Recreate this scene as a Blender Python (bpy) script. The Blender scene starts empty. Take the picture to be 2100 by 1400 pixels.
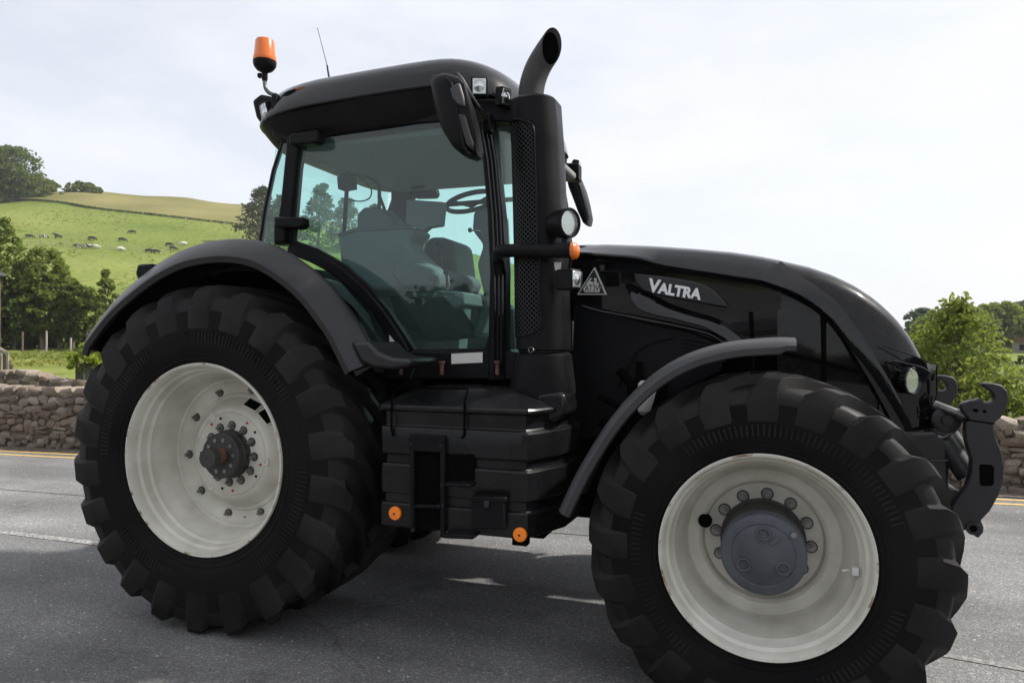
import bpy, bmesh, math, random
import numpy as np
from mathutils import Vector, Matrix

# ------------------------------------------------------------------ camera, sky, sun, exposure
SC = bpy.context.scene
COL = SC.collection
CAM = Vector((3.0695, -4.6659, 1.7093))
YAW, PITCH, ROLL, FPX = -0.3298, 0.0021, 0.0038, 1459.8      # solved from the wheels
_f = Vector((math.sin(YAW) * math.cos(PITCH), math.cos(YAW) * math.cos(PITCH), math.sin(PITCH)))
_r0 = Vector((math.cos(YAW), -math.sin(YAW), 0)); _u0 = _r0.cross(_f)
_r = _r0 * math.cos(ROLL) + _u0 * math.sin(ROLL); _u = -_r0 * math.sin(ROLL) + _u0 * math.cos(ROLL)
cd = bpy.data.cameras.new('camera'); cam = bpy.data.objects.new('camera', cd); COL.objects.link(cam)
cd.sensor_width = 36; cd.sensor_fit = 'HORIZONTAL'; cd.lens = FPX / 2100 * 36; cd.clip_start = .05; cd.clip_end = 4000
M = Matrix((( _r.x, _u.x, -_f.x, CAM.x), (_r.y, _u.y, -_f.y, CAM.y), (_r.z, _u.z, -_f.z, CAM.z), (0, 0, 0, 1)))
cam.matrix_world = M
SC.camera = cam

SUN = Vector((.86, .42, 1.0)).normalized()                    # towards the sun
W = bpy.data.worlds.new('World'); SC.world = W; W.use_nodes = True
nt = W.node_tree; nt.nodes.clear()
def wn(t, **k):
    n = nt.nodes.new(t)
    for a, b in k.items(): setattr(n, a, b)
    return n
sky = wn('ShaderNodeTexSky', sky_type='NISHITA', sun_disc=False)
sky.sun_elevation = math.asin(SUN.z); sky.sun_rotation = math.atan2(SUN.x, SUN.y)
sky.air_density = 1.0; sky.dust_density = 2.0; sky.ozone_density = 1.0
tc = wn('ShaderNodeTexCoord'); mp = wn('ShaderNodeMapping'); mp.inputs['Scale'].default_value = (1, 1, 2.6)
no = wn('ShaderNodeTexNoise'); no.inputs['Scale'].default_value = 2.2; no.inputs['Detail'].default_value = 6; no.inputs['Roughness'].default_value = .55
rp = wn('ShaderNodeValToRGB'); rp.color_ramp.elements[0].position = .36; rp.color_ramp.elements[1].position = .66
rp.color_ramp.elements[0].color = (.66, .66, .66, 1); rp.color_ramp.elements[1].color = (1, 1, 1, 1)
mx = wn('ShaderNodeMix', data_type='RGBA'); bg = wn('ShaderNodeBackground'); ou = wn('ShaderNodeOutputWorld')
mx.inputs['B'].default_value = (6.45, 6.55, 6.95, 1)
nt.links.new(tc.outputs['Generated'], mp.inputs['Vector']); nt.links.new(mp.outputs[0], no.inputs['Vector'])
nt.links.new(no.outputs['Fac'], rp.inputs['Fac']); nt.links.new(rp.outputs['Color'], mx.inputs['Factor'])
nt.links.new(sky.outputs[0], mx.inputs['A']); nt.links.new(mx.outputs['Result'], bg.inputs['Color'])
bg.inputs['Strength'].default_value = .129
nt.links.new(bg.outputs[0], ou.inputs[0])
sl = bpy.data.lights.new('sun', 'SUN'); sl.energy = 5.0; sl.angle = math.radians(2.0); sl.color = (1, .95, .88)
so = bpy.data.objects.new('sun', sl); COL.objects.link(so); so.location = (20, 10, 25)
so.rotation_euler = (-SUN).to_track_quat('-Z', 'Y').to_euler()
SC.view_settings.view_transform = 'Standard'; SC.view_settings.look = 'None'
SC.view_settings.exposure = 0.28; SC.view_settings.gamma = 1.0; SC.view_settings.use_curve_mapping = False
SC.render.engine = 'CYCLES'
SC.cycles.use_denoising = True; SC.cycles.max_bounces = 8; SC.cycles.transparent_max_bounces = 24
SC.cycles.caustics_reflective = False; SC.cycles.caustics_refractive = False
SC.cycles.sample_clamp_indirect = 4

# ------------------------------------------------------------------ surveying helpers: photo point -> metres on a known plane
def ray(px, py): return _f + _r * ((px - 1050) / FPX) - _u * ((py - 700) / FPX)
def AY(px, py, Y):
    d = ray(px, py); return CAM + d * ((Y - CAM.y) / d.y)
def AZ(px, py, Z):
    d = ray(px, py); return CAM + d * ((Z - CAM.z) / d.z)
def tr(Y, pts): return [(p.x, p.z) for p in (AY(a, b, Y) for a, b in pts)]
def interp(x, xs, ys): return float(np.interp(x, xs, ys))

# ------------------------------------------------------------------ mesh helpers
def catmull(pts, n=6, closed=False):
    P = [Vector(p) for p in pts]; out = []
    N = len(P)
    for i in range(N if closed else N - 1):
        g = (lambda k: P[k % N]) if closed else (lambda k: P[max(0, min(N - 1, k))])
        a, b, c, d = g(i - 1), g(i), g(i + 1), g(i + 2)
        for j in range(n):
            t = j / n
            out.append(.5 * ((2 * b) + (c - a) * t + (2 * a - 5 * b + 4 * c - d) * t * t + (3 * b - a - 3 * c + d) * t ** 3))
    if not closed: out.append(P[-1].copy())
    return out
class MB:
    def __init__(s): s.v = []; s.f = []; s.uv = None
    def add(s, vs, fs):
        o = len(s.v); s.v += [tuple(x) for x in vs]; s.f += [tuple(i + o for i in f) for f in fs]; return s
    def box(s, x0, x1, y0, y1, z0, z1):
        return s.add([(x0, y0, z0), (x1, y0, z0), (x1, y1, z0), (x0, y1, z0), (x0, y0, z1), (x1, y0, z1), (x1, y1, z1), (x0, y1, z1)],
                     [(0, 3, 2, 1), (4, 5, 6, 7), (0, 1, 5, 4), (1, 2, 6, 5), (2, 3, 7, 6), (3, 0, 4, 7)])
    def prism(s, poly, y0, y1):                      # polygon (x,z), extruded along y
        n = len(poly)
        a = sum(poly[i][0] * poly[(i + 1) % n][1] - poly[(i + 1) % n][0] * poly[i][1] for i in range(n))
        if a < 0: poly = poly[::-1]
        v = [(p[0], y0, p[1]) for p in poly] + [(p[0], y1, p[1]) for p in poly]
        f = [tuple(range(n)), tuple(range(2 * n - 1, n - 1, -1))] + [(i, i + n, (i + 1) % n + n, (i + 1) % n) for i in range(n)]
        return s.add(v, f)
    def loft(s, loops, closed=True, cap=True):
        n = len(loops[0]); v = [p for l in loops for p in l]; f = []
        for k in range(len(loops) - 1):
            for i in range(n if closed else n - 1):
                j = (i + 1) % n
                f.append((k * n + i, k * n + j, (k + 1) * n + j, (k + 1) * n + i))
        if cap and closed: f += [tuple(range(n - 1, -1, -1)), tuple(range((len(loops) - 1) * n, len(loops) * n))]
        return s.add(v, f)
    def tube(s, path, r, n=10, cap=True, closed=False):
        P = [Vector(p) for p in path]; loops = []
        R = r if isinstance(r, (list, tuple)) else [r] * len(P)
        t = (P[1] - P[0]).normalized(); up = Vector((0, 0, 1)) if abs(t.z) < .9 else Vector((0, 1, 0))
        a = t.cross(up).normalized()
        for i, p in enumerate(P):
            if closed: t = (P[(i + 1) % len(P)] - P[i - 1]).normalized()
            else: t = (P[min(i + 1, len(P) - 1)] - P[max(i - 1, 0)]).normalized()
            a = (a - t * a.dot(t)).normalized(); b = t.cross(a)
            loops.append([p + (a * math.cos(2 * math.pi * k / n) + b * math.sin(2 * math.pi * k / n)) * R[i] for k in range(n)])
        if closed: loops.append(loops[0])
        return s.loft(loops, True, cap and not closed)
    def lathe(s, prof, n=64, cx=0, cz=0, closed=False):   # profile (y, r) round an axis along y
        loops = [[(cx + r * math.sin(2 * math.pi * k / n), y, cz + r * math.cos(2 * math.pi * k / n)) for k in range(n)] for y, r in prof]
        return s.loft(loops, True, not closed)
    def lathe_axis(s, prof, o, d, n=32):             # profile (t, r) along direction d from o
        o = Vector(o); d = Vector(d).normalized(); up = Vector((0, 0, 1)) if abs(d.z) < .9 else Vector((1, 0, 0))
        a = d.cross(up).normalized(); b = d.cross(a)
        return s.loft([[o + d * t + (a * math.cos(2 * math.pi * k / n) + b * math.sin(2 * math.pi * k / n)) * r for k in range(n)] for t, r in prof])
    def obox(s, c, ax, ay, az, hx, hy, hz):
        c = Vector(c); ax, ay, az = (Vector(q).normalized() for q in (ax, ay, az))
        vs = [c + ax * (hx * i) + ay * (hy * j) + az * (hz * k) for k in (-1, 1) for j, i in ((-1, -1), (-1, 1), (1, 1), (1, -1))]
        return s.add(vs, [(0, 3, 2, 1), (4, 5, 6, 7), (0, 1, 5, 4), (1, 2, 6, 5), (2, 3, 7, 6), (3, 0, 4, 7)])
    def ribbon(s, path, w0, w1, y0, y1, closed=False):   # strip of rectangular section following an (x,z) path; w0/w1 offsets to either side
        n = len(path); loops = []
        for i in range(n):
            a = path[i - 1] if (i > 0 or closed) else path[i]; b = path[(i + 1) % n] if (i < n - 1 or closed) else path[i]
            t = Vector((b[0] - a[0], b[1] - a[1])).normalized(); nn = Vector((-t.y, t.x))
            p = Vector(path[i]); q0 = p + nn * w0; q1 = p + nn * w1
            loops.append([(q0.x, y0, q0.y), (q1.x, y0, q1.y), (q1.x, y1, q1.y), (q0.x, y1, q0.y)])
        if closed: loops.append(loops[0])
        return s.loft(loops, True, not closed)
    def shift(s, d):
        s.v = [(a + d[0], b + d[1], c + d[2]) for a, b, c in s.v]; return s
    def mir(s):
        m = MB(); m.v = [(a, -b, c) for a, b, c in s.v]; m.f = [f[::-1] for f in s.f]; m.uv = s.uv; return m

def mesh_of(name, mb, mat, smooth=35, fix=True):
    me = bpy.data.meshes.new(name); me.from_pydata(mb.v, [], mb.f)
    if fix:
        b = bmesh.new(); b.from_mesh(me); bmesh.ops.remove_doubles(b, verts=b.verts, dist=1e-5)
        bmesh.ops.recalc_face_normals(b, faces=b.faces); b.to_mesh(me); b.free()
    if smooth:
        me.polygons.foreach_set('use_smooth', [True] * len(me.polygons))
        me.set_sharp_from_angle(angle=math.radians(smooth))
    if mat: me.materials.append(mat)
    me.update(); return me
def obj(name, data, parent=None):
    o = bpy.data.objects.new(name, data); COL.objects.link(o)
    if parent: o.parent = parent
    return o
def part(name, mb, mat, parent=None, bev=0, smooth=35, seg=2, label=None, fix=True):
    o = obj(name, mesh_of(name, mb, mat, smooth, fix), parent)
    if bev:
        m = o.modifiers.new('edge', 'BEVEL'); m.width = bev; m.segments = seg; m.limit_method = 'ANGLE'; m.angle_limit = math.radians(30)
        m.harden_normals = False
    if label: o['label'] = label
    return o
def both(name, mb, mat, parent=None, **k):
    return part(name, mb, mat, parent, **k), part(name, mb.mir(), mat, parent, **k)
def tag(o, label=None, cat=None, group=None, kind=None):
    if label: o['label'] = label
    if cat: o['category'] = cat
    if group: o['group'] = group
    if kind: o['kind'] = kind
    return o
def empty(name, loc=(0, 0, 0), parent=None):
    o = bpy.data.objects.new(name, None); COL.objects.link(o); o.location = loc; o.empty_display_size = .2
    if parent: o.parent = parent
    return o

# ------------------------------------------------------------------ materials
def mat(name, col=(.5, .5, .5), rough=.5, metal=0, spec=.5, coat=0, coat_rough=.05, emis=None):
    m = bpy.data.materials.new(name); m.use_nodes = True; n = m.node_tree; b = n.nodes['Principled BSDF']
    b.inputs['Base Color'].default_value = (*col, 1); b.inputs['Roughness'].default_value = rough; b.inputs['Metallic'].default_value = metal
    b.inputs['Specular IOR Level'].default_value = spec; b.inputs['Coat Weight'].default_value = coat; b.inputs['Coat Roughness'].default_value = coat_rough
    return m
def N(m, t, **k):
    n = m.node_tree.nodes.new(t)
    for a, b in k.items():
        if a in n.inputs.keys(): n.inputs[a].default_value = b
        else: setattr(n, a, b)
    return n
def L(m, a, b): m.node_tree.links.new(a, b)
def P(m): return m.node_tree.nodes['Principled BSDF']
def noise_col(m, c0, c1, scale, detail=4, lo=.35, hi=.65, coord='Object', rough=None, bump=0, bscale=None, stretch=None):
    tc = N(m, 'ShaderNodeTexCoord'); src = tc.outputs[coord]
    if stretch:
        mp = N(m, 'ShaderNodeMapping'); mp.inputs['Scale'].default_value = stretch; L(m, src, mp.inputs[0]); src = mp.outputs[0]
    no = N(m, 'ShaderNodeTexNoise', Scale=scale, Detail=detail); L(m, src, no.inputs['Vector'])
    rp = N(m, 'ShaderNodeValToRGB'); e = rp.color_ramp.elements
    e[0].position = lo; e[1].position = hi; e[0].color = (*c0, 1); e[1].color = (*c1, 1)
    L(m, no.outputs['Fac'], rp.inputs['Fac']); L(m, rp.outputs['Color'], P(m).inputs['Base Color'])
    if rough:
        mr = N(m, 'ShaderNodeMapRange'); mr.inputs['To Min'].default_value = rough[0]; mr.inputs['To Max'].default_value = rough[1]
        mr.inputs['From Min'].default_value = .3; mr.inputs['From Max'].default_value = .7
        L(m, no.outputs['Fac'], mr.inputs['Value']); L(m, mr.outputs[0], P(m).inputs['Roughness'])
    if bump:
        nb = N(m, 'ShaderNodeTexNoise', Scale=bscale or scale * 4, Detail=5); L(m, src, nb.inputs['Vector'])
        bp = N(m, 'ShaderNodeBump', Strength=bump, Distance=.01); L(m, nb.outputs['Fac'], bp.inputs['Height']); L(m, bp.outputs[0], P(m).inputs['Normal'])
    return m, src, no, rp
MAT = {}
MAT['paint'] = mat('black_paint', (.004, .004, .005), .3, spec=.02, coat=.9, coat_rough=.03)
m = MAT['paint']; noise_col(m, (.003, .003, .004), (.005, .005, .0065), 9, rough=(.22, .36))
MAT['plastic'] = noise_col(mat('black_plastic', (.016, .016, .018), .5, spec=.11), (.0055, .0055, .0063), (.0095, .0095, .011), 6, rough=(.36, .5), bump=.05, bscale=220)[0]
MAT['tankpl'] = noise_col(mat('tank_plastic', (.016, .016, .018), .42, spec=.3), (.006, .006, .007), (.010, .010, .0113), 5, rough=(.22, .32), bump=.06, bscale=180)[0]
MAT['grey'] = noise_col(mat('grey_plastic', (.06, .06, .066), .5), (.030, .030, .034), (.047, .0465, .052), 3.5, rough=(.42, .6), bump=.05, bscale=200)[0]
MAT['dgrey'] = noise_col(mat('dark_grey_plastic', (.035, .035, .04), .5), (.006, .006, .007), (.0105, .0105, .012), 3.5, rough=(.3, .42), bump=.05, bscale=200)[0]
MAT['steel'] = noise_col(mat('dark_steel', (.035, .036, .04), .5, metal=.0), (.008, .008, .0095), (.017, .017, .0195), 8, rough=(.4, .6), bump=.08, bscale=60)[0]
MAT['void'] = mat('engine_black', (.004, .004, .004), .9, spec=.0)
MAT['rubber'] = noise_col(mat('tyre_rubber', (.018, .018, .019), .7, spec=.07), (.005, .005, .0054), (.0115, .0108, .0104), 2.2, 7, rough=(.48, .65), bump=.12, bscale=55)[0]
MAT['tread'] = noise_col(mat('tread_rubber', (.02, .02, .02), .6, spec=.13), (.0085, .0083, .0083), (.021, .0197, .0188), 3, 7, rough=(.45, .62), bump=.12, bscale=45)[0]
MAT['rim'] = noise_col(mat('rim_paint', (.55, .54, .49), .4), (.50, .48, .41), (.67, .65, .575), 3.5, 9, .38, .6, rough=(.33, .55), bump=.02, bscale=40)[0]
MAT['rimedge'] = noise_col(mat('rim_edge', (.5, .48, .42), .6), (.22, .13, .07), (.60, .58, .52), 16, 7, .34, .44)[0]
MAT['rust'] = noise_col(mat('rusty_edge', (.3, .2, .12), .8), (.16, .07, .03), (.5, .46, .4), 30, 5)[0]
MAT['hub'] = noise_col(mat('hub_paint', (.055, .062, .075), .5), (.045, .05, .062), (.075, .082, .095), 7, rough=(.45, .65), bump=.06, bscale=80)[0]
MAT['hubdark'] = noise_col(mat('hub_dark', (.03, .03, .032), .6), (.02, .02, .02), (.05, .047, .045), 12, rough=(.5, .7), bump=.1, bscale=60)[0]
MAT['rustshaft'] = noise_col(mat('rusty_shaft', (.12, .05, .03), .7), (.07, .03, .018), (.2, .09, .05), 14)[0]
MAT['zinc'] = mat('zinc_bolt', (.25, .245, .235), .4, metal=.7)
MAT['chrome'] = mat('chrome', (.8, .8, .8), .12, metal=1)
MAT['white'] = mat('white_sticker', (.62, .61, .58), .5)
MAT['letter'] = mat('letter_silver', (.82, .82, .83), .3, metal=.25)
MAT['ink'] = mat('black_ink', (.012, .012, .012), .5)
MAT['orange'] = mat('orange_reflector', (1.0, .24, .005), .3, coat=.6)
MAT['red'] = mat('red_paint', (.45, .02, .03), .5)
MAT['seat'] = noise_col(mat('seat_cloth', (.03, .032, .034), .9), (.07, .075, .078), (.095, .10, .104), 6)[0]
MAT['interior'] = mat('cab_trim', (.10, .106, .108), .65)
MAT['lining'] = mat('roof_lining', (.2, .21, .21), .9)
MAT['alu'] = noise_col(mat('worn_steel_tube', (.42, .42, .41), .38, metal=.85), (.08, .08, .078), (.16, .16, .155), 20)[0]
MAT['exhaust'] = noise_col(mat('exhaust_pipe', (.10, .098, .095), .5, metal=.35), (.022, .0213, .0205), (.045, .0435, .0405), 6, rough=(.42, .6))[0]
def glass(name, tint, r0=.045, dirt=.0):
    m = bpy.data.materials.new(name); m.use_nodes = True; n = m.node_tree; n.nodes.clear()
    out = N(m, 'ShaderNodeOutputMaterial'); t = N(m, 'ShaderNodeBsdfTransparent'); g = N(m, 'ShaderNodeBsdfGlossy'); mxs = N(m, 'ShaderNodeMixShader')
    t.inputs[0].default_value = (*tint, 1); g.inputs['Roughness'].default_value = .01
    fr = N(m, 'ShaderNodeLayerWeight', Blend=.5); pw = N(m, 'ShaderNodeMath', operation='POWER'); pw.inputs[1].default_value = 5; ml = N(m, 'ShaderNodeMath', operation='MULTIPLY_ADD'); ml.inputs[1].default_value = .93; ml.inputs[2].default_value = .06
    L(m, fr.outputs['Facing'], pw.inputs[0]); L(m, pw.outputs[0], ml.inputs[0]); L(m, ml.outputs[0], mxs.inputs[0]); L(m, t.outputs[0], mxs.inputs[1]); L(m, g.outputs[0], mxs.inputs[2])
    if dirt:
        d = N(m, 'ShaderNodeBsdfDiffuse'); d.inputs[0].default_value = (.30, .46, .46, 1); m2 = N(m, 'ShaderNodeMixShader')
        no = N(m, 'ShaderNodeTexNoise', Scale=3, Detail=6); mr = N(m, 'ShaderNodeMapRange'); mr.inputs['From Min'].default_value = .35; mr.inputs['From Max'].default_value = .75
        mr.inputs['To Max'].default_value = dirt; mr.inputs['To Min'].default_value = dirt * .5; tc = N(m, 'ShaderNodeTexCoord'); L(m, tc.outputs['Object'], no.inputs['Vector'])
        L(m, no.outputs['Fac'], mr.inputs['Value']); L(m, mr.outputs[0], m2.inputs[0]); L(m, mxs.outputs[0], m2.inputs[1]); L(m, d.outputs[0], m2.inputs[2]); L(m, m2.outputs[0], out.inputs[0])
    else: L(m, mxs.outputs[0], out.inputs[0])
    return m
MAT['glass'] = glass('tinted_glass', (.74, .97, .93), dirt=.10)
MAT['lens'] = glass('clear_lens', (.9, .92, .92))
MAT['orange_lens'] = mat('orange_lens', (.95, .20, .01), .2, coat=.5); P(MAT['orange_lens']).inputs['Transmission Weight'].default_value = .35
MAT['reflector'] = mat('lamp_reflector', (.75, .75, .74), .2, metal=.9)
MAT['mirror'] = mat('mirror_glass', (.9, .9, .9), .02, metal=1)
def dots(name, base, hole, du, dv, rad, rough=.5, alpha=False, spec=.5):
    """perforated sheet: staggered round holes laid out in UV metres"""
    m = mat(name, base, rough); uv = N(m, 'ShaderNodeUVMap'); sp = N(m, 'ShaderNodeSeparateXYZ'); L(m, uv.outputs[0], sp.inputs[0])
    def grid(off):
        r = []
        for o, d in (('X', du), ('Y', dv)):
            a = N(m, 'ShaderNodeMath', operation='MULTIPLY_ADD'); a.inputs[1].default_value = 1 / d; a.inputs[2].default_value = off + 50; L(m, sp.outputs[o], a.inputs[0])
            b = N(m, 'ShaderNodeMath', operation='FRACT'); L(m, a.outputs[0], b.inputs[0])
            c = N(m, 'ShaderNodeMath', operation='SUBTRACT'); c.inputs[1].default_value = .5; L(m, b.outputs[0], c.inputs[0])
            e = N(m, 'ShaderNodeMath', operation='MULTIPLY'); e.inputs[1].default_value = d; L(m, c.outputs[0], e.inputs[0]); r.append(e)
        x = N(m, 'ShaderNodeMath', operation='MULTIPLY'); L(m, r[0].outputs[0], x.inputs[0]); L(m, r[0].outputs[0], x.inputs[1])
        y = N(m, 'ShaderNodeMath', operation='MULTIPLY_ADD'); L(m, r[1].outputs[0], y.inputs[0]); L(m, r[1].outputs[0], y.inputs[1]); L(m, x.outputs[0], y.inputs[2])
        return y
    mn = N(m, 'ShaderNodeMath', operation='MINIMUM'); L(m, grid(0).outputs[0], mn.inputs[0]); L(m, grid(.5).outputs[0], mn.inputs[1])
    lt = N(m, 'ShaderNodeMath', operation='LESS_THAN'); lt.inputs[1].default_value = rad * rad; L(m, mn.outputs[0], lt.inputs[0])
    if alpha:
        iv = N(m, 'ShaderNodeMath', operation='SUBTRACT'); iv.inputs[0].default_value = 1; L(m, lt.outputs[0], iv.inputs[1]); L(m, iv.outputs[0], P(m).inputs['Alpha'])
    mc = N(m, 'ShaderNodeMix', data_type='RGBA'); mc.inputs['A'].default_value = (*base, 1); mc.inputs['B'].default_value = (*hole, 1)
    L(m, lt.outputs[0], mc.inputs['Factor']); L(m, mc.outputs['Result'], P(m).inputs['Base Color'])
    sv = N(m, 'ShaderNodeMath', operation='MULTIPLY_ADD'); sv.inputs[1].default_value = -spec; sv.inputs[2].default_value = spec; L(m, lt.outputs[0], sv.inputs[0]); L(m, sv.outputs[0], P(m).inputs['Specular IOR Level'])
    return m
MAT['perf'] = dots('perforated_guard', (.012, .012, .0135), (.001, .001, .001), .026, .026, .0062, .45, spec=.25)
MAT['mesh'] = dots('grille_mesh', (.004, .004, .0045), (.001, .001, .001), .011, .011, .0036, .4)
def text_mesh(name, body, size, depth, bold=0.0):
    cu = bpy.data.curves.new(name, 'FONT'); cu.body = body; cu.size = size; cu.extrude = depth; cu.offset = bold
    cu.bevel_depth = 0; o = bpy.data.objects.new(name, cu); COL.objects.link(o)
    dg = bpy.context.evaluated_depsgraph_get(); me = bpy.data.meshes.new_from_object(o.evaluated_get(dg))
    bpy.data.objects.remove(o); bpy.data.curves.remove(cu); me.name = name; return me
# ------------------------------------------------------------------ THE SETTING: land, road, walls
RNG = np.random.default_rng(7); rnd = random.Random(11)
_AZ = [-3.2, -2.0, -1.45, -1.15, -.955, -.86, -.757, -.655, -.33-.122, -.33-.034, -.33+.102, -.33+.298, -.33+.527, -.33+.623, .7, 1.4, 2.2, 3.2]
_EL = [.05, .05, .09, .15, .170, .181, .184, .178, .14, .1185, .087, .048, .016, .010, .02, .05, .045, .045]
def land(x, y):
    dx, dy = x - CAM.x, y - CAM.y
    r = np.hypot(dx, dy); az = np.arctan2(dx, dy)
    E = np.interp(az, _AZ, _EL); R = np.interp(az, [-3.2, -1.2, -.5, .1, .4, 3.2], [260, 290, 275, 230, 200, 260])
    z60 = 1.05 * np.clip(E / .18, 0.0, 1)
    near = np.clip((r - 14) / 48, 0, 1) * z60
    T0 = (z60 - CAM.z) / 62.
    t = np.clip((r - 62) / (R - 62), 0, 3)
    g = np.where(t < 1, np.interp(t, [0, .12, .3, .6, .85, 1], [0, .13, .36, .70, .92, 1]), 1 - (t - 1) * .55)
    far = CAM.z + (T0 + (E - T0) * g) * r
    z = np.where(r < 62, near, far)
    lump = .35 * np.sin(x * .071 + 1.3) * np.cos(y * .053) + .2 * np.sin(x * .19 + y * .13)
    z = z + lump * np.clip((r - 70) / 80, 0, 1)
    d = np.abs(y - 0.1 * x * (np.abs(x) < 60) + .5); d = np.where(y < 0, d - 15, d)
    k = np.clip((d - 7) / 14, 0, 1); k = k * k * (3 - 2 * k)
    return np.where(r < 400, z * k, z) - .05
def on_land(px, py):
    d = ray(px, py); d = d / math.hypot(d.x, d.y)
    rs = np.linspace(9, 420, 8200); xs = CAM.x + d.x * rs; ys = CAM.y + d.y * rs; zs = CAM.z + d.z * rs
    h = land(xs, ys); k = np.nonzero(h >= zs)[0]
    i = k[0] if len(k) else len(rs) - 1
    return Vector((xs[i], ys[i], h[i])), rs[i]
def put_land(x, y): return Vector((x, y, float(land(np.array(x), np.array(y)))))

grass = mat('pasture_grass', (.1, .16, .03), .95, spec=.1)
_, src, no, rp = noise_col(grass, (.105, .15, .025), (.18, .208, .05), .035, 8, .36, .66, stretch=(1, 1, 1))
n2 = N(grass, 'ShaderNodeTexNoise', Scale=.9, Detail=8); L(grass, src, n2.inputs['Vector']); n2.inputs['Roughness'].default_value = .7
mrr = N(grass, 'ShaderNodeMapRange'); mrr.inputs['From Min'].default_value = .3; mrr.inputs['From Max'].default_value = .7; mrr.inputs['To Min'].default_value = .62; mrr.inputs['To Max'].default_value = 1.32
L(grass, n2.outputs['Fac'], mrr.inputs['Value']); mm = N(grass, 'ShaderNodeVectorMath', operation='SCALE'); L(grass, rp.outputs['Color'], mm.inputs[0]); L(grass, mrr.outputs[0], mm.inputs['Scale']); L(grass, mm.outputs[0], P(grass).inputs['Base Color'])
bp = N(grass, 'ShaderNodeBump', Strength=.6, Distance=.25); L(grass, n2.outputs['Fac'], bp.inputs['Height']); L(grass, bp.outputs[0], P(grass).inputs['Normal'])
hay = mat('hay_field', (.2, .17, .06), .95, spec=.1)
noise_col(hay, (.145, .14, .05), (.205, .185, .072), .06, 8, .35, .65, bump=.4, bscale=1.5)

# one land sheet to the horizon; the hay field above the hedge is its second material
HEDGE = [(20, 413), (60, 412), (100, 414), (140, 419), (165, 424), (200, 429), (250, 435), (300, 440), (360, 447), (430, 455), (500, 463), (560, 470)]
def hedge_el(az):
    a = [math.atan2(ray(p, q).x, ray(p, q).y) for p, q in HEDGE]; t = [ray(p, q).z / math.hypot(ray(p, q).x, ray(p, q).y) for p, q in HEDGE]
    return np.interp(az, a, t)
def make_land():
    rr = np.concatenate([[.0], np.linspace(6, 62, 22), np.linspace(66, 190, 46), np.linspace(191.5, 330, 88), np.geomspace(340, 900, 12)])
    aa = np.concatenate([np.linspace(-1.1, .5, 420), np.linspace(.5, 2 * math.pi - 1.1, 140)[1:]])
    A, R = np.meshgrid(aa, rr); na = len(aa)
    x = CAM.x + R * np.sin(A); y = CAM.y + R * np.cos(A); z = land(x, y)
    v = np.stack([x, y, z], -1).reshape(-1, 3); f = []; mi = []
    he = hedge_el(aa)
    for i in range(len(rr) - 1):
        for j in range(na - 1):
            f.append((i * na + j, (i + 1) * na + j, (i + 1) * na + j + 1, i * na + j + 1))
            rm = rr[i]; T = (z[i, j] - CAM.z) / max(rm, 1)
            mi.append(1 if (T > he[j] and 150 < rm and -1.05 < aa[j] < -.15) else 0)
    me = bpy.data.meshes.new('hillside'); me.from_pydata(v.tolist(), [], f); me.materials.append(grass); me.materials.append(hay)
    me.polygons.foreach_set('material_index', mi); me.polygons.foreach_set('use_smooth', [True] * len(f)); me.update()
    return tag(obj('hillside', me), kind='structure')
make_land()

# asphalt
asph = mat('asphalt', (.15, .15, .148), .85, spec=.3)
tc = N(asph, 'ShaderNodeTexCoord'); O = tc.outputs['Object']
v1 = N(asph, 'ShaderNodeTexVoronoi', Scale=115.0); v2 = N(asph, 'ShaderNodeTexVoronoi', Scale=42.0); nl = N(asph, 'ShaderNodeTexNoise', Scale=.7, Detail=6); ns = N(asph, 'ShaderNodeTexNoise', Scale=60., Detail=3)
mpx = N(asph, 'ShaderNodeMapping'); mpx.inputs['Scale'].default_value = (.25, 2.2, 1); nt2 = N(asph, 'ShaderNodeTexNoise', Scale=1.0, Detail=5)
L(asph, O, mpx.inputs[0]); L(asph, mpx.outputs[0], nt2.inputs['Vector'])
for q in (v1, v2, nl, ns): L(asph, O, q.inputs['Vector'])
sep = N(asph, 'ShaderNodeSeparateColor'); L(asph, v1.outputs['Color'], sep.inputs[0])
r1 = N(asph, 'ShaderNodeValToRGB'); e = r1.color_ramp.elements; e[0].position = 0; e[0].color = (.115, .115, .116, 1); e[1].position = 1; e[1].color = (.33, .322, .31, 1)
ee = e.new(.55); ee.color = (.165, .1645, .164, 1); ee = e.new(.9); ee.color = (.215, .212, .206, 1)
L(asph, sep.outputs[0], r1.inputs['Fac'])
mr1 = N(asph, 'ShaderNodeMapRange'); mr1.inputs['From Min'].default_value = .3; mr1.inputs['From Max'].default_value = .7; mr1.inputs['To Min'].default_value = .7; mr1.inputs['To Max'].default_value = 1.24; L(asph, nl.outputs['Fac'], mr1.inputs['Value'])
mr2 = N(asph, 'ShaderNodeMapRange'); mr2.inputs['From Min'].default_value = .3; mr2.inputs['From Max'].default_value = .7; mr2.inputs['To Min'].default_value = .78; mr2.inputs['To Max'].default_value = 1.16; L(asph, nt2.outputs['Fac'], mr2.inputs['Value'])
mu = N(asph, 'ShaderNodeMath', operation='MULTIPLY'); L(asph, mr1.outputs[0], mu.inputs[0]); L(asph, mr2.outputs[0], mu.inputs[1])
sc_ = N(asph, 'ShaderNodeVectorMath', operation='SCALE'); L(asph, r1.outputs['Color'], sc_.inputs[0]); L(asph, mu.outputs[0], sc_.inputs['Scale'])
sep2 = N(asph, 'ShaderNodeSeparateColor'); L(asph, v2.outputs['Color'], sep2.inputs[0])
lt = N(asph, 'ShaderNodeMath', operation='GREATER_THAN'); lt.inputs[1].default_value = .984; L(asph, sep2.outputs[1], lt.inputs[0])
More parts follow.
